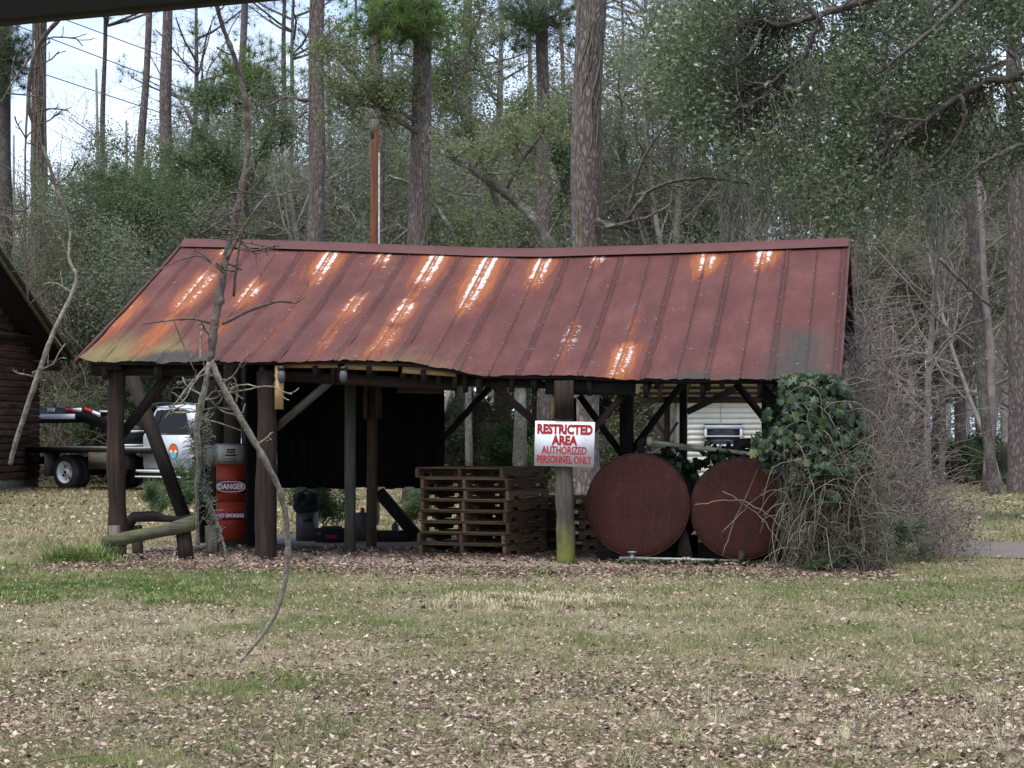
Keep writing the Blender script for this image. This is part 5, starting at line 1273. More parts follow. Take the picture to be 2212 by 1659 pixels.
# bright needle tufts on their twigs
def tuftcloud(name, px, py, Y, w_, h_, n, label, mat='needle', seed=1, tp=None):
    c = W(px, py, Y); r_ = random.Random(seed); e = thing(name, c, label, 'pine bough')
    T = []; mb = MB()
    for _ in range(n):
        p = c + np.array([r_.gauss(0, w_ / F * Y / 2.6), r_.gauss(0, .4), r_.gauss(0, h_ / F * Y / 2.6)]); T.append(p)
        mid = (p + c) / 2 + np.array([0, 0, -.05]); mb.tube([c + np.array([0, 0, -.1]), mid, p], [.014, .01, .005], 3)
    mb.build('twigs', M['bark_dark'], e, kind='stuff')
    if tp: mb = MB(); a = W(tp, py + 12, Y + .3); mb.tube([a, (a * .6 + c * .4) + ZZ * .08, c - ZZ * .05, c + (c - a) * .35], [.05, .04, .028, .01], 6); mb.build('limb', M['bark_pine'], e, smooth=True)
    mb = MB(); needle_tufts(mb, T, seed, 60, .24 * Y / 44); mb.build('needles', M[mat], e, kind='stuff')
tuftcloud('pine_bough', 548, 175, 59.6, 120, 90, 150, 'bright green needle tuft left of the straight pine', 'needle', 2, 520)
tuftcloud('pine_bough', 870, 40, 44.6, 150, 90, 230, 'large green needle tuft at the top above the vine clad pine', 'needle', 3, 914)
tuftcloud('pine_bough', 1150, 45, 51.6, 110, 80, 120, 'small needle tuft at the top left of the thickest pine', 'needle_dark', 4, 1172)
tuftcloud('pine_bough', 262, 390, 62.7, 120, 35, 60, 'needle spray crossing the slim leaning pine', 'needle_dark', 5, 300)
tuftcloud('pine_bough', 20, 130, 66.5, 60, 120, 110, 'dark needle tuft on the left edge pine', 'needle_dark', 6, 9)
tuftcloud('pine_bough', 455, 215, 59.4, 70, 45, 60, 'olive needle tuft just left of the bright one', 'needle_dark', 7, 515)

# ------------------------------------------------------------------ hardwoods behind, one by one
LB = {'oak': ['leafy evergreen oak in the wood behind the shed'], }
def cap(px):       # how high (picture y) the wood reaches at this place
    return np.interp(px, [-50, 60, 110, 200, 300, 380, 470, 600, 700, 2400], [40, 120, 230, 260, 230, 180, 130, 80, -200, -200])
LAND = [(60, 'left of the cabin roof peak'), (180, 'between the cabin roof and the slim leaning pine'), (330, 'beyond the left end of the roof'), (450, 'beside the close pair of pines'), (560, 'behind the bright needle tuft'), (660, 'left of the straight pine'), (760, 'between the straight pine and the brown pole'), (860, 'just right of the brown pole'), (960, 'by the pine with pale vines'),
        (1060, 'behind the leaning grey limb'), (1180, 'left of the thickest pine'), (1300, 'right behind the thickest pine'), (1420, 'under the crooked curved branches'), (1520, 'in the sky gap behind the roof'), (1640, 'by the dark pine over the right of the roof'), (1760, 'under the tip of the live oak bough'), (1860, 'above the right end of the roof'), (1960, 'behind the bramble thicket'), (2050, 'left of the leaning mottled trunk'), (2150, 'by the leaning mottled trunk'), (9999, 'next to the broad pine at the edge')]
def where(px): return next(t_ for a_, t_ in LAND if px < a_)
def scatter(n, Y0, Y1, px0, px1, kinds, seed, label, cat, group, name='oak_tree', smin=.75, smax=1.3, hnat=9.5, ymax=None):
    r_ = random.Random(seed)
    for i in range(n):
        px = px0 + (px1 - px0) * (i + r_.random()) / n; Y = r_.uniform(Y0, Y1); ms = r_.choice(kinds)
        s_ = r_.uniform(smin, smax); hm = EYE + (HY - cap(px)) / F * Y
        if hnat * s_ > hm: s_ = hm / hnat * r_.uniform(.85, 1.0)
        plant(name, ms, at(px, Y), r_.random() * 6.28, (s_ * 1.1, s_ * 1.1, s_), label.split(' among')[0].split(' behind the')[0].split(' in the wood')[0].split(' along')[0].split(' at the')[0] + ' ' + where(px), cat, group)
scatter(9, 60, 69, -40, 1440, [oakA, oakB, oakC, oakC, oakD], 1, 'leafy oak among the pines behind the shed', 'oak tree', 'oaks behind the shed', smin=.85, smax=1.15, hnat=14)
scatter(6, 69, 82, -40, 1400, [oakB, oakC, oakD], 2, 'olive green oak deeper in the wood', 'oak tree', 'oaks deeper in the wood', smin=.9, smax=1.25, hnat=14)
scatter(18, 58, 80, 430, 1600, [bareA, bareB, bareC, bareB], 3, 'bare twiggy tree behind the shed', 'bare tree', 'bare trees behind the shed', 'bare_tree', .8, 1.2, 11)
scatter(6, 58, 70, 1620, 2260, [oakC, oakB, oakC], 4, 'grey green oak in the wood on the right', 'oak tree', 'oaks in the right wood', smin=.8, smax=1.15, hnat=14)
scatter(18, 52, 80, 1800, 2260, [bareA, bareC, bareC, bareB], 5, 'bare brown tree in the wood on the right', 'bare tree', 'bare trees in the right wood', 'bare_tree', .6, 1.0, 11)
scatter(12, 78, 95, -60, 2300, [oakB, oakC, bareA], 6, 'far tree at the back of the wood', 'tree', 'trees at the back of the wood', 'far_tree', .6, .9, 14)
scatter(6, 62, 76, 60, 560, [oakB, oakB, oakC, oakA], 16, 'leafy oak in the wood', 'oak tree', 'oaks behind the shed', smin=.7, smax=1.0, hnat=14)
scatter(7, 60, 74, 90, 600, [bareA, bareB], 17, 'bare twiggy tree behind the shed', 'bare tree', 'bare trees behind the shed', 'bare_tree', .8, 1.1, 12)
xr = random.Random(90)
for i in range(22):
    px = 640 + i * 72 + xr.uniform(-20, 20)
    if px > 2210: continue
    pine([(px + xr.uniform(-10, 10), 900), (px, 420), (px + xr.uniform(-14, 14), 40)], xr.uniform(9, 16), xr.uniform(64, 84), 'slim pale far trunk ' + where(px), xr.choice(['bark_pine', 'bark_pale']), H=xr.uniform(13, 20), group='slim far trunks in the wood', cat='tree')
# shrubs along the edge of the wood
scatter(34, 61, 72, -20, 1500, [shrA, shrB, shrB, shrC], 7, 'low shrub along the edge of the wood behind the shed', 'shrub', 'shrubs at the wood edge', 'shrub', .9, 2.4, 2, )
scatter(26, 62, 74, 1780, 2280, [shrA, shrA, shrB], 8, 'green shrub at the foot of the wood on the right', 'shrub', 'shrubs under the right wood', 'shrub', .6, 1.1, 2)

# far wood that reads as one mass
r_ = np.random.RandomState(9); fw = MB()
N = 900; px = r_.uniform(-150, 2350, N); Y = r_.uniform(84, 125, N); capy = np.interp(px, [0, 120, 330, 600, 900, 1300, 1420, 1560, 1700, 2300], [560, 560, 520, 440, 380, 420, 560, 520, 350, 420])
py = capy + (1000 - capy) * r_.rand(N) ** .8
cen = np.stack([(px - CX) / F * Y, Y, EYE - (py - HY) / F * Y], 1); per = 110
cc = np.repeat(cen, per, 0) + r_.normal(size=(N * per, 3)) * np.array([1.0, 1.0, .8]); cc[:, 2] = np.abs(cc[:, 2])
fw.leaves(cc, .26 * r_.uniform(.5, 1.3, len(cc)), .11, r_, .2, tint=np.clip(np.repeat(r_.rand(N), per) * .6 + r_.rand(len(cc)) * .4, 0, 1))
fw.build('far_foliage', M['leaf_grey'], None, label='far grey green woodland beyond the clearing', cat='woodland', kind='stuff')
fw = MB()
for i in range(170):
    px = ar.uniform(-100, 2300); Y = ar.uniform(80, 120); b0 = at(px, Y); h = ar.uniform(9, 16); l_ = ar.uniform(-.5, .5)
    fw.tube([b0, b0 + np.array([l_ * .4, 0, h * .5]), b0 + np.array([l_, 0, h])], [.16 * ar.uniform(.5, 1.3), .12, .04], 5, False)
fw.build('far_trunks', M['twig'], None, smooth=True, label='thin far trunks in the depth of the wood', cat='tree trunks', kind='stuff')
print('wood done')

# ------------------------------------------------------------------ live oak reaching in from the right
LO = thing('live_oak', at(2600, 34), 'live oak whose glossy leafy boughs hang in at the upper right', 'oak tree')
bp = np.array([(2600 - CX) / F * 34, 34, 0]); mb = MB()
mb.tube([bp, bp + [-.1, 0, 1.2], bp + [-.25, .1, 2.6], bp + [-.3, .1, 4.2], bp + [-.1, .2, 6.4], bp + [.2, .3, 9]], [.75, .52, .46, .42, .34, .2], 16)
mb.build('trunk', M['bark_dark'], LO, smooth=True)
limbs = [[(2540, 260, 44), (2400, 190, 34), (2290, 175, 27), (2211, 162, 22), (2174, 173, 17), (2137, 170, 15), (2075, 205, 12), (2001, 260, 10), (1941, 300, 8), (1874, 350, 4)],
 [(2211, 162, 12), (2190, 120, 9), (2176, 110, 7), (2120, 60, 5)], [(2075, 205, 8), (2087, 260, 7), (2054, 317, 6), (2007, 370, 3)],
 [(2540, 330, 26), (2380, 300, 18), (2211, 312, 11), (2157, 333, 8), (2117, 353, 6), (2070, 400, 3)],
 [(2560, 60, 34), (2380, -30, 27), (2150, -60, 22), (1930, -20, 18), (1814, 20, 14), (1754, 37, 12), (1687, 57, 10), (1644, 43, 6), (1600, 60, 4)],
 [(1775, 30, 12), (1764, 50, 11), (1757, 80, 10), (1734, 127, 9), (1691, 157, 8), (1664, 183, 8), (1627, 180, 5), (1600, 200, 3)], [(1664, 185, 6), (1664, 200, 5), (1607, 233, 4), (1580, 260, 2)],
 [(1760, 40, 9), (1745, 0, 7), (1720, -40, 5)], [(1644, 60, 6), (1625, 110, 5), (1590, 140, 3)], [(2001, 262, 6), (1950, 255, 6), (1900, 240, 4)],
 [(2150, -60, 14), (2060, 20, 10), (1960, 110, 7), (1880, 170, 4)]]
LP_ = []
for li, ch in enumerate(limbs):
    A = np.array([W(p[0], p[1], 34 + .5 * math.sin(p[0] * .01 + li)) for p in ch]); rad = np.array([p[2] / F * 34 / 2 for p in ch]) * 1.1
    t = np.arange(len(A)); tf = np.linspace(0, len(A) - 1, (len(A) - 1) * 6 + 1); B = np.stack([np.interp(tf, t, A[:, k]) for k in range(3)], 1)
    for _ in range(2): B[1:-1] = (B[:-2] + 2 * B[1:-1] + B[2:]) / 4
    B += rs.normal(size=B.shape) * .010
    mb = MB(); mb.tube(B, np.interp(tf, t, rad), 10); mb.build('bough', M['bark_dark'], LO, smooth=True); LP_.append(B)
LPa = np.concatenate(LP_)
r_ = np.random.RandomState(17); mb = MB(); tw = MB(); ms_ = MB(); ncl = 0; cl_c = []
while ncl < 1500:
    px = r_.uniform(1420, 2330); bot = np.interp(px, [1420, 1560, 1640, 1700, 1850, 1950, 2080, 2212, 2330], [190, 330, 470, 500, 500, 440, 400, 330, 330]); py = r_.uniform(-120, bot)
    dn = vnoise(np.array([px]), np.array([py]), 75, 41)[0] * .65 + vnoise(np.array([px]), np.array([py]), 30, 42)[0] * .35
    fall = min(1, (px - 1420) / 230) * .5 + .5
    if dn < .545 - .11 * fall - .03 * (px > 1800): continue
    c = W(px, py, 34.6 + r_.normal() * 1.0)
    if np.min(np.sum((LPa[:, [0, 2]] - c[[0, 2]]) ** 2, 1)) < .30 ** 2: c[1] = 34.9 + abs(r_.normal()) * .9
    cl_c.append(c); ncl += 1
cl_c = np.array(cl_c)
for c in cl_c[::2]:
    i = int(np.argsort(np.sum((LPa - c) ** 2, 1))[r_.randint(0, 22)]); q = LPa[i]; m_ = (q + c) / 2 + np.array([0, 0, -.12]) + r_.normal(size=3) * .08
    if np.linalg.norm(q - c) < 2.6: tw.tube([q, (q + m_) / 2 + r_.normal(size=3) * .04, m_, (m_ + c) / 2 + r_.normal(size=3) * .05, c], [.009, .008, .006, .005, .003], 4, False)
per = 44; cen = np.repeat(cl_c, per, 0) + r_.normal(size=(len(cl_c) * per, 3)) * .21
sz = .084 * r_.uniform(.6, 1.3, len(cen)); mb.leaves(cen, sz, sz * .46, r_, .3, tint=np.clip(np.repeat(r_.rand(len(cl_c)), per) * .35 + r_.rand(len(cen)) * .65, 0, 1))
mb.build('crown', M['leaf_oak'], LO, kind='stuff'); tw.build('twigs', M['bark_dark'], LO, smooth=True, kind='stuff')
low = [c for c in cl_c if r_.rand() < .035]
hang_moss(ms_, low, 5, (.2, .7), 7)
for px, py in ((1740, 140), (1735, 150), (1583, 400), (1585, 430), (1680, 420), (2020, 410), (2030, 430), (1960, 330), (1900, 400), (1650, 330), (1765, 200)):
    hang_moss(ms_, [W(px + r_.normal() * 4, py, 33.5) for _ in range(3)], int(px), (.5, 1.3), 8)
ms_.build('hanging_moss', M['moss'], LO, kind='stuff')

# ------------------------------------------------------------------ brown bramble thicket right of the shed
def wander(r_, p, d, L, n, wob, grav):
    P = [np.array(p, float)]; d = unit(np.array(d, float))
    for i in range(n):
        d = unit(d + np.array([r_.gauss(0, wob), r_.gauss(0, wob), r_.gauss(0, wob) - grav * i / n])); q = P[-1] + d * L / n
        if q[2] < .02: q[2] = .02; d[2] = abs(d[2])
        P.append(q)
    return P
br = random.Random(31)
M['brush'] = m_plain('brush_bark', (.165, .137, .12), .95, 0, .5, 3, 0)
def thicket(name, label, cat, n, pxr, Yr, topf, mat, rad, seed, Lr=(1.2, 3.0), parent=None, leafm=None, nl=0, part='stems'):
    r0 = random.Random(seed); mb = MB(); pts = []
    for k in range(n):
        px = r0.uniform(*pxr); Y = r0.uniform(*Yr); tp = topf(px); base_ = at(px, Y); zt = EYE + (HY - tp) / F * Y
        z0 = r0.uniform(0, zt * .8) if r0.random() < .65 else 0.02; base_[2] = z0
        P = wander(r0, base_, (r0.gauss(0, .7), r0.gauss(0, .5), r0.uniform(.2, 1.4)), r0.uniform(*Lr), 10, .30, .12)
        P = [p for p in P if p[2] < zt * 1.05] 
        if len(P) < 4: continue
        a = rad * r0.uniform(.5, 1.4); mb.tube(P, np.linspace(a, a * .4, len(P)), 4, False); pts += P
    e = parent or thing(name, at((pxr[0] + pxr[1]) / 2, (Yr[0] + Yr[1]) / 2), label, cat)
    mb.build(part, M[mat], e, smooth=True, kind='stuff')
    if leafm:
        mb = MB(); rn = np.random.RandomState(seed); T = np.array(pts)[rn.randint(0, len(pts), nl)] + rn.normal(size=(nl, 3)) * .06
        mb.leaves(T, .05 * rn.uniform(.6, 1.3, nl), .028, rn, .2); mb.build('dead_leaves', M[leafm], e, kind='stuff')
    return e
thicket('bramble_thicket', 'tall tangle of bare brown stems just right of the ivy and roof end', 'thicket', 1400, (1835, 1960), (25.5, 29.5), lambda x: np.interp(x, [1835, 1880, 1930, 1990], [560, 600, 720, 900]) + 60 * math.sin(x * .11), 'brush', .0048, 3, (.6, 1.7), leafm='leaf_brown', nl=2500)
thicket('low_thicket', 'low leafless brush running out to the right of the tangle', 'thicket', 500, (1900, 2060), (24.2, 27.5), lambda x: np.interp(x, [1900, 1960, 2060], [900, 1000, 1130]), 'brush', .0042, 4, (.5, 1.3), leafm='leaf_brown', nl=2500)

# ------------------------------------------------------------------ ivy covered corner of the shed
ivc = S(u_of(1770, .0), 0, 0); IV = thing('ivy_tangle', (ivc[0], ivc[1], 0), 'dark glossy ivy over a tangle of stems, smothering the right corner of the shed', 'ivy')
r0 = random.Random(8); rn = np.random.RandomState(8)
def ivy_shape():
    o = [(0, -.60), (.16, -.30), (.46, -.34), (.34, -.04), (.52, .22), (.20, .22), (.0, .46), (-.20, .22), (-.52, .22), (-.34, -.04), (-.46, -.34), (-.16, -.30)]
    return o
def ivy_mesh(t):
    o = ivy_shape(); v = [(x, y, -.18 * abs(x) - .08 * y * y) for x, y in o] + [(0, .12, .02)]; n = len(o)
    me = bpy.data.meshes.new('leaf'); me.from_pydata(v, [], [(i, (i + 1) % n, n) for i in range(n)]); me.materials.append(M['ivy'])
    a = me.attributes.new('tint', 'FLOAT', 'POINT'); a.data.foreach_set('value', np.full(len(v), t, np.float32)); return me
iv_me = [ivy_mesh(t) for t in (.1, .3, .45, .6, .75, .85, .97)]
def ivy_pos():
    while True:
        py = r0.uniform(812, 1030) if r0.random() < .96 else r0.uniform(1020, 1090); l = np.interp(py, [812, 850, 880, 930, 980, 1010, 1040], [1690, 1676, 1660, 1636, 1626, 1650, 1700]); rt = np.interp(py, [812, 850, 900, 960, 1010, 1048], [1812, 1836, 1862, 1880, 1892, 1870])
        px = r0.uniform(l, rt); f = (px - l) / (rt - l)
        if vnoise(np.array([px]), np.array([py]), 26, 77)[0] < .36 and (f < .3 or f > .72 or py > 990): continue
        v = -.12 - .40 * math.sin(f * 3.1) * (.4 + .6 * (py - 812) / 236) + r0.gauss(0, .05)
        return px, py, v, f
for i in range(300):
    px, py, v, f = ivy_pos(); p = SP(px, py, v - .06)
    n_ = unit(np.array([(f - .45) * 1.6 + r0.gauss(0, .35), -1 + r0.gauss(0, .25), .45 + r0.gauss(0, .3)])); yv = unit(ZZ + np.array([r0.gauss(0, .35), 0, 0]) - n_ * (ZZ @ n_)); xv = np.cross(yv, n_)
    o = inst('leaf', iv_me[int(r0.random() ** 1.0 * 6.4)], IV, p, np.array([xv, yv, n_]), r0.uniform(.06, .125))
big = MB(); nL = 3600; o = np.array(ivy_shape()); nS = len(o)
Vs, ts, tt_ = [], [], []
for i in range(nL):
    px, py, v, f = ivy_pos(); 
    if i % 6 == 0:      # sprays over the tanks and along the eave
        px = r0.uniform(1590, 1700); py = r0.uniform(900, 1000) if r0.random() < .8 else r0.uniform(830, 900); v = r0.uniform(.5, 2.0)
        if px < 1650 and py < 965: px += 60
    p = SP(px, py, v + r0.uniform(0, .35)); n_ = unit(np.array([(f - .45) * 1.6 + r0.gauss(0, .5), -1 + r0.gauss(0, .35), .4 + r0.gauss(0, .4)])); yv = unit(ZZ + np.array([r0.gauss(0, .5), 0, 0]) - n_ * (ZZ @ n_)); xv = np.cross(yv, n_)
    s_ = r0.uniform(.045, .11); V = p + (o[:, :1] * xv + o[:, 1:] * yv) * s_; Vs.append(np.vstack([V, p + n_ * .012])); b = i * (nS + 1)
    ts += [[b + k, b + (k + 1) % nS, b + nS] for k in range(nS)]; tt_.append(np.full(nS + 1, r0.random()))
big.add(np.concatenate(Vs), t=ts, tint=np.concatenate(tt_)); big.build('leaves', M['ivy'], IV, kind='stuff')
# leaves behind, on the tank tops
mb = MB(); pts = []
for k in range(420):
    px = r0.uniform(1440, 1640); v = r0.uniform(.5, 2.2); py = np.interp(px, [1440, 1490, 1540, 1640], [990, 1015, 985, 985]) + r0.gauss(0, 9) - (r0.random() < .06) * r0.uniform(0, 40)
    pts.append(SP(px, py, v))
mb.leaves(np.array(pts), .085, .075, rn, .1); 
for k in range(260): pts.append(SP(r0.uniform(1330, 1640), r0.uniform(1212, 1240), r0.uniform(-.05, .5)))
P2_ = np.array(pts[420:]); P2_[:, 2] = np.abs(P2_[:, 2] * .3) + .05; mb.leaves(P2_, .075, .065, rn, .2); mb.build('creeping_leaves', M['ivy'], IV, kind='stuff')
# stems
st = MB(); 
for k in range(420):
    px = r0.gauss(1790, 46); px = min(max(px, 1690), 1895); v = r0.uniform(-.30, .5) ; top = SP(px + r0.gauss(0, 8), r0.uniform(960, 1060), v); z0 = top[2]; n = 12; P = []
    fx = r0.gauss(0, .06); ph = r0.uniform(0, 6); am = r0.uniform(.01, .06)
    for i in range(n):
        f = i / (n - 1); P.append(np.array([top[0] + fx * f * f * 2 + am * math.sin(ph + f * 8), top[1] - .12 * math.sin(f * 3.1) + am * math.cos(ph + f * 6), z0 * (1 - f) + .01]))
    st.tube(P, [.0055 * r0.uniform(.5, 1.4)] * n, 4, False)
def clipx(P, lo=1700, hi=1935):
    out = []
    for p in P:
        q = CX + p[0] / p[1] * F
        if q < lo or q > hi: break
        out.append(p)
    return out if len(out) >= 3 else P[:3]
for k in range(1500):      # fine tangle
    px = r0.uniform(1692, 1900); p0 = SP(px, r0.uniform(960, 1275), r0.uniform(-.55, .35)); P = wander(r0, p0, (r0.gauss(0, .5), r0.gauss(0, .4), r0.gauss(-.2, 1.1)), r0.uniform(.25, .9), 9, .32, .1); P = clipx(P); st.tube(P, [r0.uniform(.002, .0045)] * len(P), 3, False)
for k in range(34):       # loops and bows
    px = r0.uniform(1700, 1900); p0 = SP(px, r0.uniform(1000, 1200), r0.uniform(-.6, -.2)); P = wander(r0, p0, (r0.gauss(0, 1), r0.gauss(-.1, .2), r0.uniform(-.2, 1)), r0.uniform(.6, 1.3), 14, .14, .5); P = clipx(P, 1640, 1990); st.tube(P, [.0045] * len(P), 4, False)
for k in range(16):       # arching runners
    px = r0.uniform(1690, 1860); p0 = SP(px, r0.uniform(850, 1080), r0.uniform(-.5, .0)); sd_ = 1 if r0.random() < .75 else -1
    P = wander(r0, p0, (sd_ * r0.uniform(.2, 1), r0.gauss(-.3, .3), r0.uniform(-.2, .8)), r0.uniform(.4, 1.3), 12, .16, .45); P = clipx(P, 1610, 2010); st.tube(P, np.linspace(.006, .0025, len(P)), 4, False)
st.build('stems', M['vine'], IV, smooth=True, kind='stuff')
rv = MB()
for ch in ([(1690, 930), (1740, 900), (1800, 960), (1790, 1010), (1730, 1120), (1640, 1250)], [(1560, 1060), (1640, 1110), (1690, 1180), (1720, 1250)], [(1560, 1150), (1640, 1070), (1710, 1000)], [(1500, 1090), (1600, 1075), (1700, 1140), (1760, 1230)],
           [(1880, 960), (1850, 1040), (1790, 1110), (1700, 1200), (1650, 1250)], [(1870, 1010), (1900, 1100), (1880, 1200), (1860, 1280)], [(1820, 1010), (1850, 1050), (1870, 1150), (1840, 1290)], [(1940, 920), (1900, 990), (1850, 1080)], [(1940, 925), (1980, 990), (1930, 1040), (1840, 1060)],
           [(1560, 1200), (1590, 1120), (1640, 1010), (1650, 960)], [(1240, 1260), (1310, 1220), (1350, 1205), (1400, 1207), (1440, 1225)]):
    P = np.array([SP(x, y, -.42 if x > 1650 else -.05) for x, y in ch]); t = np.arange(len(P)); tf = np.linspace(0, len(P) - 1, 24); B = np.stack([np.interp(tf, t, P[:, k]) for k in range(3)], 1)
    for _ in range(4): B[1:-1] = (B[:-2] + 2 * B[1:-1] + B[2:]) / 4
    B += rn.normal(size=B.shape) * .006; B[:, 2] = np.maximum(B[:, 2], .02); rv.tube(B, np.linspace(.0065, .003, 24), 5)
rv.build('runners', M['vine'], IV, smooth=True)
for k, (px, Y, s_) in enumerate(((1800, 22.2, .18), (1850, 22.4, .22), (1900, 23.2, .27), (1945, 24.0, .30), (1985, 24.6, .26), (1760, 22.1, .13))):
    plant('shrub', shrA if k in (0, 1, 5) else shrB, at(px, Y), k * 1.3, s_, ['small green shrub at the foot of the ivy stems', 'green shrub nearest the viewer beside the ivy stems', 'dusty green shrub right of the ivy stems', 'leafy shrub between the brush and the gravel drive', 'sparse shrub in front of the gravel drive', 'tiny shrub left of the ivy stems'][k], 'shrub')
for k, (px, Y, s_) in enumerate(((400, 38, .55), (345, 37, .38), (700, 31.6, .55), (880, 32.5, .35), (1260, 33, .3), (1215, 50, .9))):
    plant('shrub', shrA, at(px, Y), k * 1.7, s_, ['leafy green shrub behind the broken rail', 'smaller shrub left of the one behind the rail', 'sapling shrub seen under the hanging wall', 'low shrub behind the black crate', 'low leafy plant left of the red tanks', 'shrub on the grass beyond the sign post'][k], 'shrub')

# ------------------------------------------------------------------ dead branches hanging close to the camera
HB = 9.6
def hang(name, chains, Y, label, mat, twig_n, seed, beard=None):
    r1 = random.Random(seed); f = W(chains[0][0][0], chains[0][0][1], Y); e = thing(name, f, label, 'branch'); T = Tree(seed)
    for ci, ch in enumerate(chains):
        P = np.array([W(p[0], p[1], Y + .12 * math.sin(p[1] * .006 + ci)) for p in ch]); t = np.arange(len(P)); tf = np.linspace(0, len(P) - 1, (len(P) - 1) * 6 + 1)
        B = np.stack([np.interp(tf, t, P[:, k]) for k in range(3)], 1)
        for _ in range(3): B[1:-1] = (B[:-2] + 2 * B[1:-1] + B[2:]) / 4
        rad = np.interp(tf, t, [p[2] / F * Y / 2 for p in ch]) * (1 + .10 * np.abs(np.sin(tf * 4.3))) * np.array([1 + (r1.random() < .10) * r1.uniform(.15, .45) + r1.gauss(0, .04) for _ in tf])
        B += np.array([[r1.gauss(0, 1), 0, 0] for _ in B]) * .0008
        mb = MB(); mb.tube(B, rad, 9); mb.build('stem' if ci == 0 else 'side_stem', M[mat], e, smooth=True)
        if ci in (0, 1, 2):
            for k in range(twig_n // 3):
                i = r1.randrange(3, len(B)); d = np.array([r1.choice([-1, 1]) * r1.uniform(.5, 1), r1.gauss(0, .3), r1.uniform(-.2, .9)])
                if B[i][2] < 1.3: continue
                T.limb(B[i], d, r1.uniform(.08, .22), .003, 2, dict(lev=3, kids=[0, 0, 3], start=[0, 0, .3], ang=[0, 0, (35, 75)], len=[0, 0, .45], rr=[0, 0, .7], wob=[.25], up=[.05]))
    if T.tubes: mb = MB(); T.wood(mb, ks=(4, 4, 4, 3)); mb.build('twigs', M[mat], e, smooth=True, kind='stuff')
    if beard:
        mb = MB()
        for x0, y0, x1, y1, n, L in beard:
            for k in range(n):
                f_ = r1.random(); p = W(x0 + (x1 - x0) * f_, y0 + (y1 - y0) * f_, Y); P = wander(r1, p, (r1.gauss(0, 1), r1.gauss(0, .7), r1.gauss(0, .6)), r1.uniform(.3, 1) * L, 5, .5, .3); mb.tube(P, [.0018] * len(P), 3, False, tint=r1.random())
        mb.build('lichen_beard', M['moss'], e, kind='stuff')
M['dead_dark'] = m_plain('dead_branch_bark', (.075, .056, .046), .95, 0, .5, 50, .6, dirt=(.17, .165, .13))
M['dead_pale'] = m_plain('pale_dead_bark', (.17, .155, .12), .95, 0, .55, 55, .6, dirt=(.075, .06, .045))
hang('hanging_branch', [[(420, -620, 14), (452, -260, 11), (466, 0, 8), (478, 50, 9), (500, 105, 10), (525, 180, 11), (535, 270, 11), (536, 330, 11), (518, 430, 12), (500, 500, 12), (485, 570, 14), (475, 640, 17), (463, 700, 17), (455, 780, 13)],
   [(490, 560, 9), (520, 500, 7), (560, 440, 5), (590, 410, 3)], [(505, 640, 6), (512, 560, 5), (525, 490, 4), (524, 380, 3)], [(480, 700, 7), (540, 670, 6), (600, 650, 5), (640, 655, 4), (660, 640, 3)], [(455, 698, 6), (420, 688, 5), (380, 690, 4), (308, 700, 3)], [(374, 690, 3), (390, 730, 3), (420, 800, 2)],
   [(470, 575, 6), (430, 550, 4), (390, 560, 3), (330, 590, 2)], [(484, 590, 5), (440, 550, 4), (420, 540, 3)]], HB, 'long dead branch hanging in front of the roof left of the pump', 'dead_dark', 27, 51)
hang('hanging_branch', [[(456, 776, 11), (470, 815, 13), (500, 870, 13), (535, 930, 13), (570, 990, 12), (602, 1050, 12), (618, 1110, 12), (623, 1180, 12), (618, 1250, 10), (600, 1320, 9), (565, 1375, 8), (518, 1432, 5)],
   [(490, 850, 5), (515, 845, 4), (545, 840, 3), (555, 835, 2)], [(478, 830, 4), (505, 812, 4), (515, 840, 3), (510, 870, 3)], [(505, 848, 4), (525, 862, 3)]], HB, 'pale lower end of the hanging branch, curving down over the log post to the lawn', 'dead_pale', 8, 52)
hang('hanging_branch', [[(452, 782, 10), (445, 830, 12), (432, 880, 14), (425, 930, 13), (430, 990, 11), (425, 1060, 9), (426, 1120, 8), (428, 1176, 7)],
   [(430, 985, 6), (428, 1030, 6), (450, 1080, 7), (470, 1130, 7), (487, 1190, 5), (500, 1262, 3)], [(436, 870, 5), (450, 858, 4), (468, 880, 3)], [(432, 905, 4), (470, 912, 3), (520, 930, 2)], [(448, 790, 5), (420, 820, 4), (395, 850, 4), (355, 905, 2)], [(440, 700, 6), (434, 720, 5), (432, 780, 4)]], HB - .1,
   'bearded grey branch hanging in front of the fuel pump', 'dead_pale', 20, 53, beard=[(430, 900, 428, 1000, 260, .10), (428, 1000, 458, 1130, 200, .07), (465, 1130, 480, 1170, 40, .05)])
hang('hanging_branch', [[(152, 500, 4), (147, 560, 6), (168, 598, 7), (150, 650, 8), (120, 705, 9), (98, 765, 11), (75, 830, 11), (52, 900, 10), (32, 960, 10), (22, 1003, 9)], [(80, 825, 4), (70, 805, 3)]], HB + .4, 'pale dead stick hanging in front of the log cabin', 'dead_pale', 6, 54)
hang('hanging_branch', [[(330, -640, 16), (230, -260, 13), (140, 30, 8), (100, 72, 10), (72, 120, 9), (62, 190, 9), (62, 240, 8), (80, 290, 7), (105, 350, 7), (122, 410, 6), (148, 470, 5), (152, 520, 5)], [(100, 75, 7), (60, 130, 5), (20, 190, 4), (0, 225, 3)], [(60, 200, 5), (54, 350, 4), (55, 560, 4), (62, 660, 3)]], HB + .5, 'dark hanging branch in front of the vine wrapped pine, top left', 'dead_dark', 24, 55)
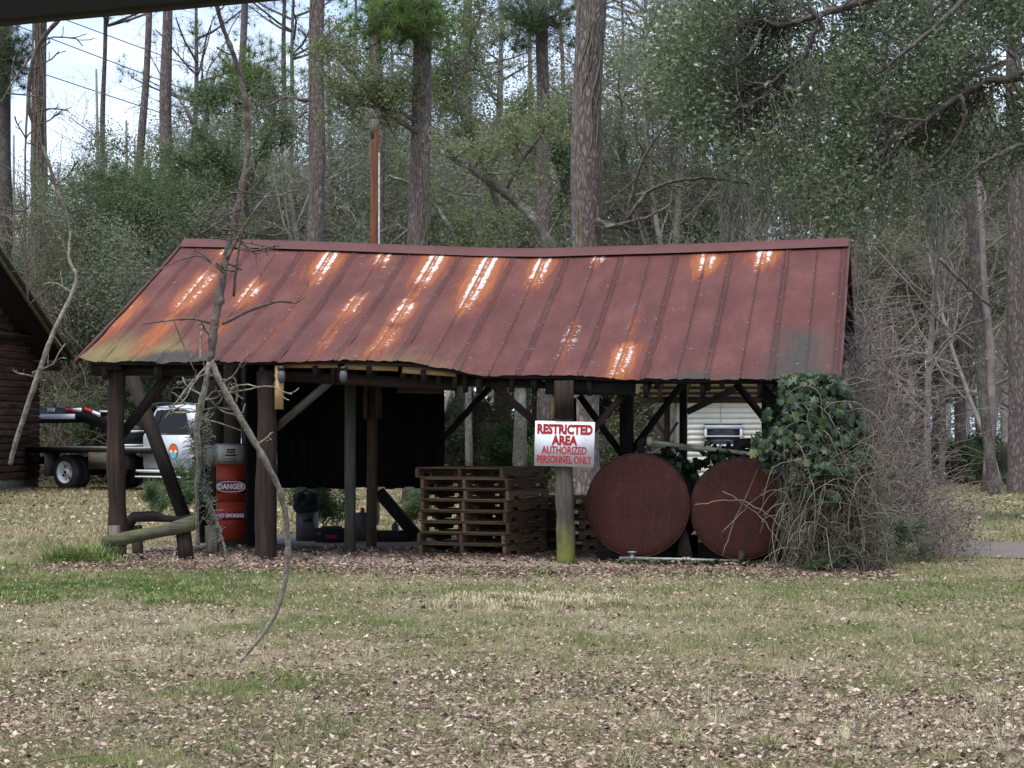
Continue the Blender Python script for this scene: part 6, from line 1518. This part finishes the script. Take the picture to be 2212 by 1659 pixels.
# small clear jars under the eave
for px in (668, 742):
    j = thing('lamp_jar', SP(px, 815, .05), ['', ''][0] or ('clear glass lamp jar under the eave above the log post' if px == 668 else 'clear glass lamp jar under the eave above the greenish square post'), 'lamp')
    j.location = tuple(SP(px if px > 700 else 608 + 0, 812, .02)); WL[j.name] = np.array(j.location)
    c = np.array(j.location); mb = MB(); mb.tube([c + ZZ * .06, c, c - ZZ * .05, c - ZZ * .075], [.035, .045, .04, .015], 12); mb.build('glass', M['bucket'], j, smooth=True)
    mb = MB(); mb.tube([c + ZZ * .10, c + ZZ * .06], .04, 12); mb.build('cap', M['black'], j)

# power lines in the sky gap
for k, (a, b, lb) in enumerate((((60, 66), (700, 303), 'lowest but one of the power lines in the sky gap'), ((130, 40), (700, 245), 'topmost power line in the sky gap'), ((60, 150), (560, 310), 'lowest power line in the sky gap'))):
    A, B = W(*a, 92), W(*b, 92 + 6); d = B - A; A2 = A - d * 1.5; B2 = B + d * 2.5; mb = MB(); t = np.linspace(0, 1, 20); mb.tube([A2 + (B2 - A2) * x + ZZ * (-.5 * 4 * x * (1 - x) + .45) for x in t], .022, 5)
    mb.build('power_line', M['dark'], None, smooth=True, label=lb, cat='cable')

# ------------------------------------------------------------------ grass and fallen leaves
gr = np.random.RandomState(23)
def lawn_pts(n, y0, y1, pw=1.0, wide=1.0):
    y = y0 + (y1 - y0) * gr.rand(n) ** pw; x = (gr.rand(n) - .5) * 2 * (y * .2309 * wide + 1.9)
    return x, y
def px_of(x, y): return CX + x / y * F
def under_roof(x, y):
    rel_x, rel_y = x, y - D0; u = rel_x * cT - rel_y * sT; v = rel_x * sT + rel_y * cT
    return (u > UL + .4) & (u < UR - .1) & (v > -.25) & (v < 6.8), u, v
def green(x, y):
    g = .35 * vnoise(x, y, 1.1, 61) + .35 * vnoise(x, y, .28, 62) + .3 * vnoise(x, y, .09, 64)
    px = px_of(x, y)
    band = np.exp(-((y - 20.3) / 1.5) ** 2) * np.clip((700 - px) / 400, 0, 1) * .45 * (.3 + 1.4 * vnoise(x, y, .5, 68)) + np.exp(-((y - 22.0) / .8) ** 2) * .12
    straw = np.exp(-((y - 17.8) / 1.0) ** 2) * np.clip((px - 800) / 250, 0, 1) * np.clip((1500 - px) / 250, 0, 1) * .4
    right = .14 * np.clip((13.5 - y) / 3, 0, 1) * np.clip((1100 - px) / 500, 0, 1) + .10 * np.exp(-((y - 19.8) / 1.0) ** 2) + np.clip((px - 1600) / 400, 0, 1) * np.clip((y - 13) / 5, 0, 1) * .12
    return np.clip(g - .08 - .05 * np.clip((px - 900) / 300, 0, 1) + band - straw + right, 0, 1)
def blades(n, y0, y1, hmin, hmax, wd, pw, keep, clump=None):
    x, y = lawn_pts(n, y0, y1, pw); ur, u, v = under_roof(x, y); g = green(x, y)
    den = vnoise(x, y, .35, 63); ok = (~ur) & (den + gr.rand(n) * .5 > keep) & ~((v > -1.5 + .5 * vnoise(u, v * 0, .7, 81)) & (v < 0) & (u > UL) & (u < UR + .5) & (gr.rand(n) < .93))
    rd = (x > 3.8) & (np.abs(y - road_c(x)) < 1.5 + .4 * gr.rand(n)); ok &= ~rd
    x, y, g = x[ok], y[ok], g[ok]; n = len(x); h = gr.uniform(hmin, hmax, n) * (.6 + .8 * g)
    a = gr.rand(n) * 6.283; ln = gr.uniform(.2, 1.3, n) * h; z = soft(x, y) - .004
    dx, dy = np.cos(a), np.sin(a); a2 = gr.rand(n) * 6.283; wx, wy = np.cos(a2) * wd, np.sin(a2) * wd
    base_ = np.stack([x, y, z], 1); V = np.stack([base_ - np.stack([wx, wy, 0 * wx], 1), base_ + np.stack([wx, wy, 0 * wx], 1), base_ + np.stack([dx * ln, dy * ln, h], 1)], 1).reshape(-1, 3)
    t_ = np.clip(1.05 - g * 1.15 + gr.normal(size=n) * .17, 0, 1)
    mb.add(V, t=np.arange(n)[:, None] * 3 + np.array([[0, 1, 2]]), tint=np.repeat(t_, 3))
mb = MB()
blades(480000, 8.3, 17, .012, .05, .0024, .85, .30); blades(390000, 15, 28, .015, .06, .004, 1.0, .28); blades(125000, 27, 60, .03, .09, .010, 1.1, .40)
for k in range(260):      # taller tufts
    y0 = gr.uniform(9, 24); x0 = (gr.rand() - .5) * 2 * (y0 * .23); ur, _, _ = under_roof(np.array([x0]), np.array([y0]))
    if ur[0]: continue
    n = 40; a = gr.rand(n) * 6.283; h = gr.uniform(.04, .11, n); rr = gr.uniform(0, .03, n); ln = h * gr.uniform(.3, 1.0, n); z = soft(np.array([x0]), np.array([y0]))[0]
    b0 = np.stack([x0 + np.cos(a) * rr, y0 + np.sin(a) * rr, np.full(n, z)], 1); w_ = np.stack([-np.sin(a), np.cos(a), 0 * a], 1) * .0028
    g = green(np.array([x0]), np.array([y0]))[0]
    mb.add(np.stack([b0 - w_, b0 + w_, b0 + np.stack([np.cos(a) * ln, np.sin(a) * ln, h], 1)], 1).reshape(-1, 3), t=np.arange(n)[:, None] * 3 + np.array([[0, 1, 2]]), tint=np.repeat(np.clip(1.1 - g * 1.3 + gr.normal(size=n) * .1, 0, 1), 3))
def tuft(px, Y, n, h0, h1, rad, ti):
    c = at(px, Y); a = gr.rand(n) * 6.283; h = gr.uniform(h0, h1, n); rr = rad * gr.rand(n); ln = h * gr.uniform(.3, 1.3, n)
    b0 = np.stack([c[0] + np.cos(a) * rr, c[1] + np.sin(a) * rr, np.zeros(n)], 1); w_ = np.stack([-np.sin(a), np.cos(a), 0 * a], 1) * .006
    mid = b0 + np.stack([np.cos(a) * ln * .4, np.sin(a) * ln * .4, h * .8], 1); tip = b0 + np.stack([np.cos(a) * ln, np.sin(a) * ln, h * .75], 1)
    mb.add(np.stack([b0 - w_, b0 + w_, mid + w_, mid - w_, tip], 1).reshape(-1, 3), q=np.arange(n)[:, None] * 5 + np.array([[0, 1, 2, 3]]), t=np.arange(n)[:, None] * 5 + np.array([[3, 2, 4]]), tint=np.repeat(np.clip(ti + gr.normal(size=n) * .1, 0, 1), 5))
for px, Y, n, a_, b__, rd in ((165, 23.6, 260, .12, .30, .35), (205, 23.8, 160, .10, .26, .25), (130, 23.4, 140, .08, .22, .3), (230, 23.3, 120, .06, .18, .3), (20, 22.8, 160, .05, .14, .6), (330, 22.9, 90, .04, .12, .3), (590, 22.6, 60, .03, .08, .2), (700, 22.3, 60, .03, .09, .15), (1020, 22.0, 60, .03, .09, .15), (1180, 21.9, 60, .03, .1, .2), (1450, 21.6, 120, .03, .10, .8), (1560, 21.4, 100, .03, .09, .5)):
    tuft(px, Y, n, a_, b__, rd, .12)
for k in range(40): tuft(gr.uniform(920, 1350), gr.uniform(17.3, 18.6), 50, .05, .12, .12, .68)
for k in range(60): tuft(gr.uniform(0, 560), gr.uniform(18.2, 22.3), 35, .02, .07, .12, .18)
mb.build('grass', M['straw'], None, label='short patchy grass, straw coloured and green', cat='grass', kind='stuff')

mb = MB()
def litter(n, y0, y1, size, pw, dens, under=False, bias=0, tmul=1.0):
    x, y = lawn_pts(n, y0, y1, pw); ur, u, v = under_roof(x, y)
    d = vnoise(x, y, 1.3, 65) * .25 + vnoise(x, y, .3, 67) * .3 + vnoise(x, y, .1, 66) * .2 + .25 * gr.rand(n); ok = (d > dens)
    ok &= ur if under else ~ur
    if under: ok &= (v < 2.5)
    ok &= ~((x > 3.8) & (np.abs(y - road_c(x)) < 1.6) & (gr.rand(n) < .85))
    x, y = x[ok], y[ok]; n = len(x); z = soft(x, y) + gr.uniform(.004, .035, n) + (.045 if under else 0)
    a = gr.rand(n) * 6.283; L = size * gr.uniform(.5, 1.35, n); Wd = L * gr.uniform(.35, .6, n); tl = gr.normal(size=n) * .30; tw_ = gr.normal(size=n) * .5; cu = gr.uniform(-.2, .5, n)
    d_ = np.stack([np.cos(a), np.sin(a), tl], 1); s_ = np.stack([-np.sin(a), np.cos(a), tw_], 1); c = np.stack([x, y, z], 1)
    up = np.array([0, 0, 1.])
    V = np.stack([c - d_ * L[:, None] / 2 + up * (cu * L)[:, None] * .35, c + s_ * Wd[:, None] / 2 + up * (cu * L)[:, None] * .2, c + d_ * L[:, None] / 2 + up * (cu * L)[:, None] * .5, c - s_ * Wd[:, None] / 2 + up * (cu * L)[:, None] * .2, c], 1).reshape(-1, 3)
    b = np.arange(n)[:, None] * 5; t = np.concatenate([b + np.array([[0, 1, 4]]), b + np.array([[1, 2, 4]]), b + np.array([[2, 3, 4]]), b + np.array([[3, 0, 4]])])
    mb.add(V, t=t, tint=np.repeat(np.clip(gr.beta(1.5, 1.65, n) * tmul + bias, 0, 1), 5))
litter(42000, 8.3, 13, .030, .8, .40); litter(102000, 8.3, 24, .030, 1.15, .40); litter(2500, 8.3, 22, .055, 1.0, .40); litter(7000, 22, 36, .055, 1.0, .35); litter(12000, 34, 66, .10, 1.0, .35)
litter(26000, 21, 26.5, .055, 1, .30, True, 0, .75); 
x = None
# the strip of leaves along the drip line
n = 20000; u = gr.uniform(UL + .1, UR + .6, n); v = gr.normal(-.75, .5, n); P = np.stack([u * cT + v * sT, D0 - u * sT + v * cT, gr.uniform(.012, .06, n)], 1); P[:, 2] += soft(P[:, 0], P[:, 1]) * 1
mb.leaves(P, .055 * gr.uniform(.5, 1.3, n), .024, gr, .75, tint=gr.beta(1.6, 2.6, n))
mb.build('fallen_leaves', M['litter'], None, label='dry fallen leaves scattered over the lawn and the dirt', cat='leaves', kind='stuff')
print('ground cover done', sum(len(o.data.polygons) for o in bpy.data.objects if o.type == 'MESH'))


thicket('vine_thicket', 'pale tangled vines draped round the pines behind the cabin roof', 'vines', 900, (20, 190), (60, 65), lambda x: np.interp(x, [20, 90, 150, 190], [300, 250, 480, 620]), 'vine', .010, 61, (1.0, 3.4))
thicket('vine_thicket', 'low brown brush behind the flatbed truck', 'brush', 700, (90, 460), (60, 66), lambda x: 780 + 60 * math.sin(x * .05), 'brush', .012, 62, (.8, 2.2), leafm='leaf_olive', nl=9000)

mb = MB()
for k in range(420):
    y0 = gr.uniform(8.6, 24); x0 = (gr.rand() - .5) * 2 * (y0 * .235 + 1.5); a = gr.rand() * 6.28; L = gr.uniform(.06, .35); z0 = float(soft(np.array([x0]), np.array([y0]))[0]) + .02
    ur, _, _ = under_roof(np.array([x0]), np.array([y0]))
    if ur[0]: continue
    P = [np.array([x0 + math.cos(a) * L * f + gr.normal() * .008, y0 + math.sin(a) * L * f + gr.normal() * .008, z0 + gr.uniform(0, .012)]) for f in (0, .3, .6, 1)]
    mb.tube(P, [.003, .003, .0025, .0012], 4)
mb.build('fallen_twigs', M['dead_dark'], None, smooth=True, label='small dry twigs lying about in the grass', cat='twigs', kind='stuff')
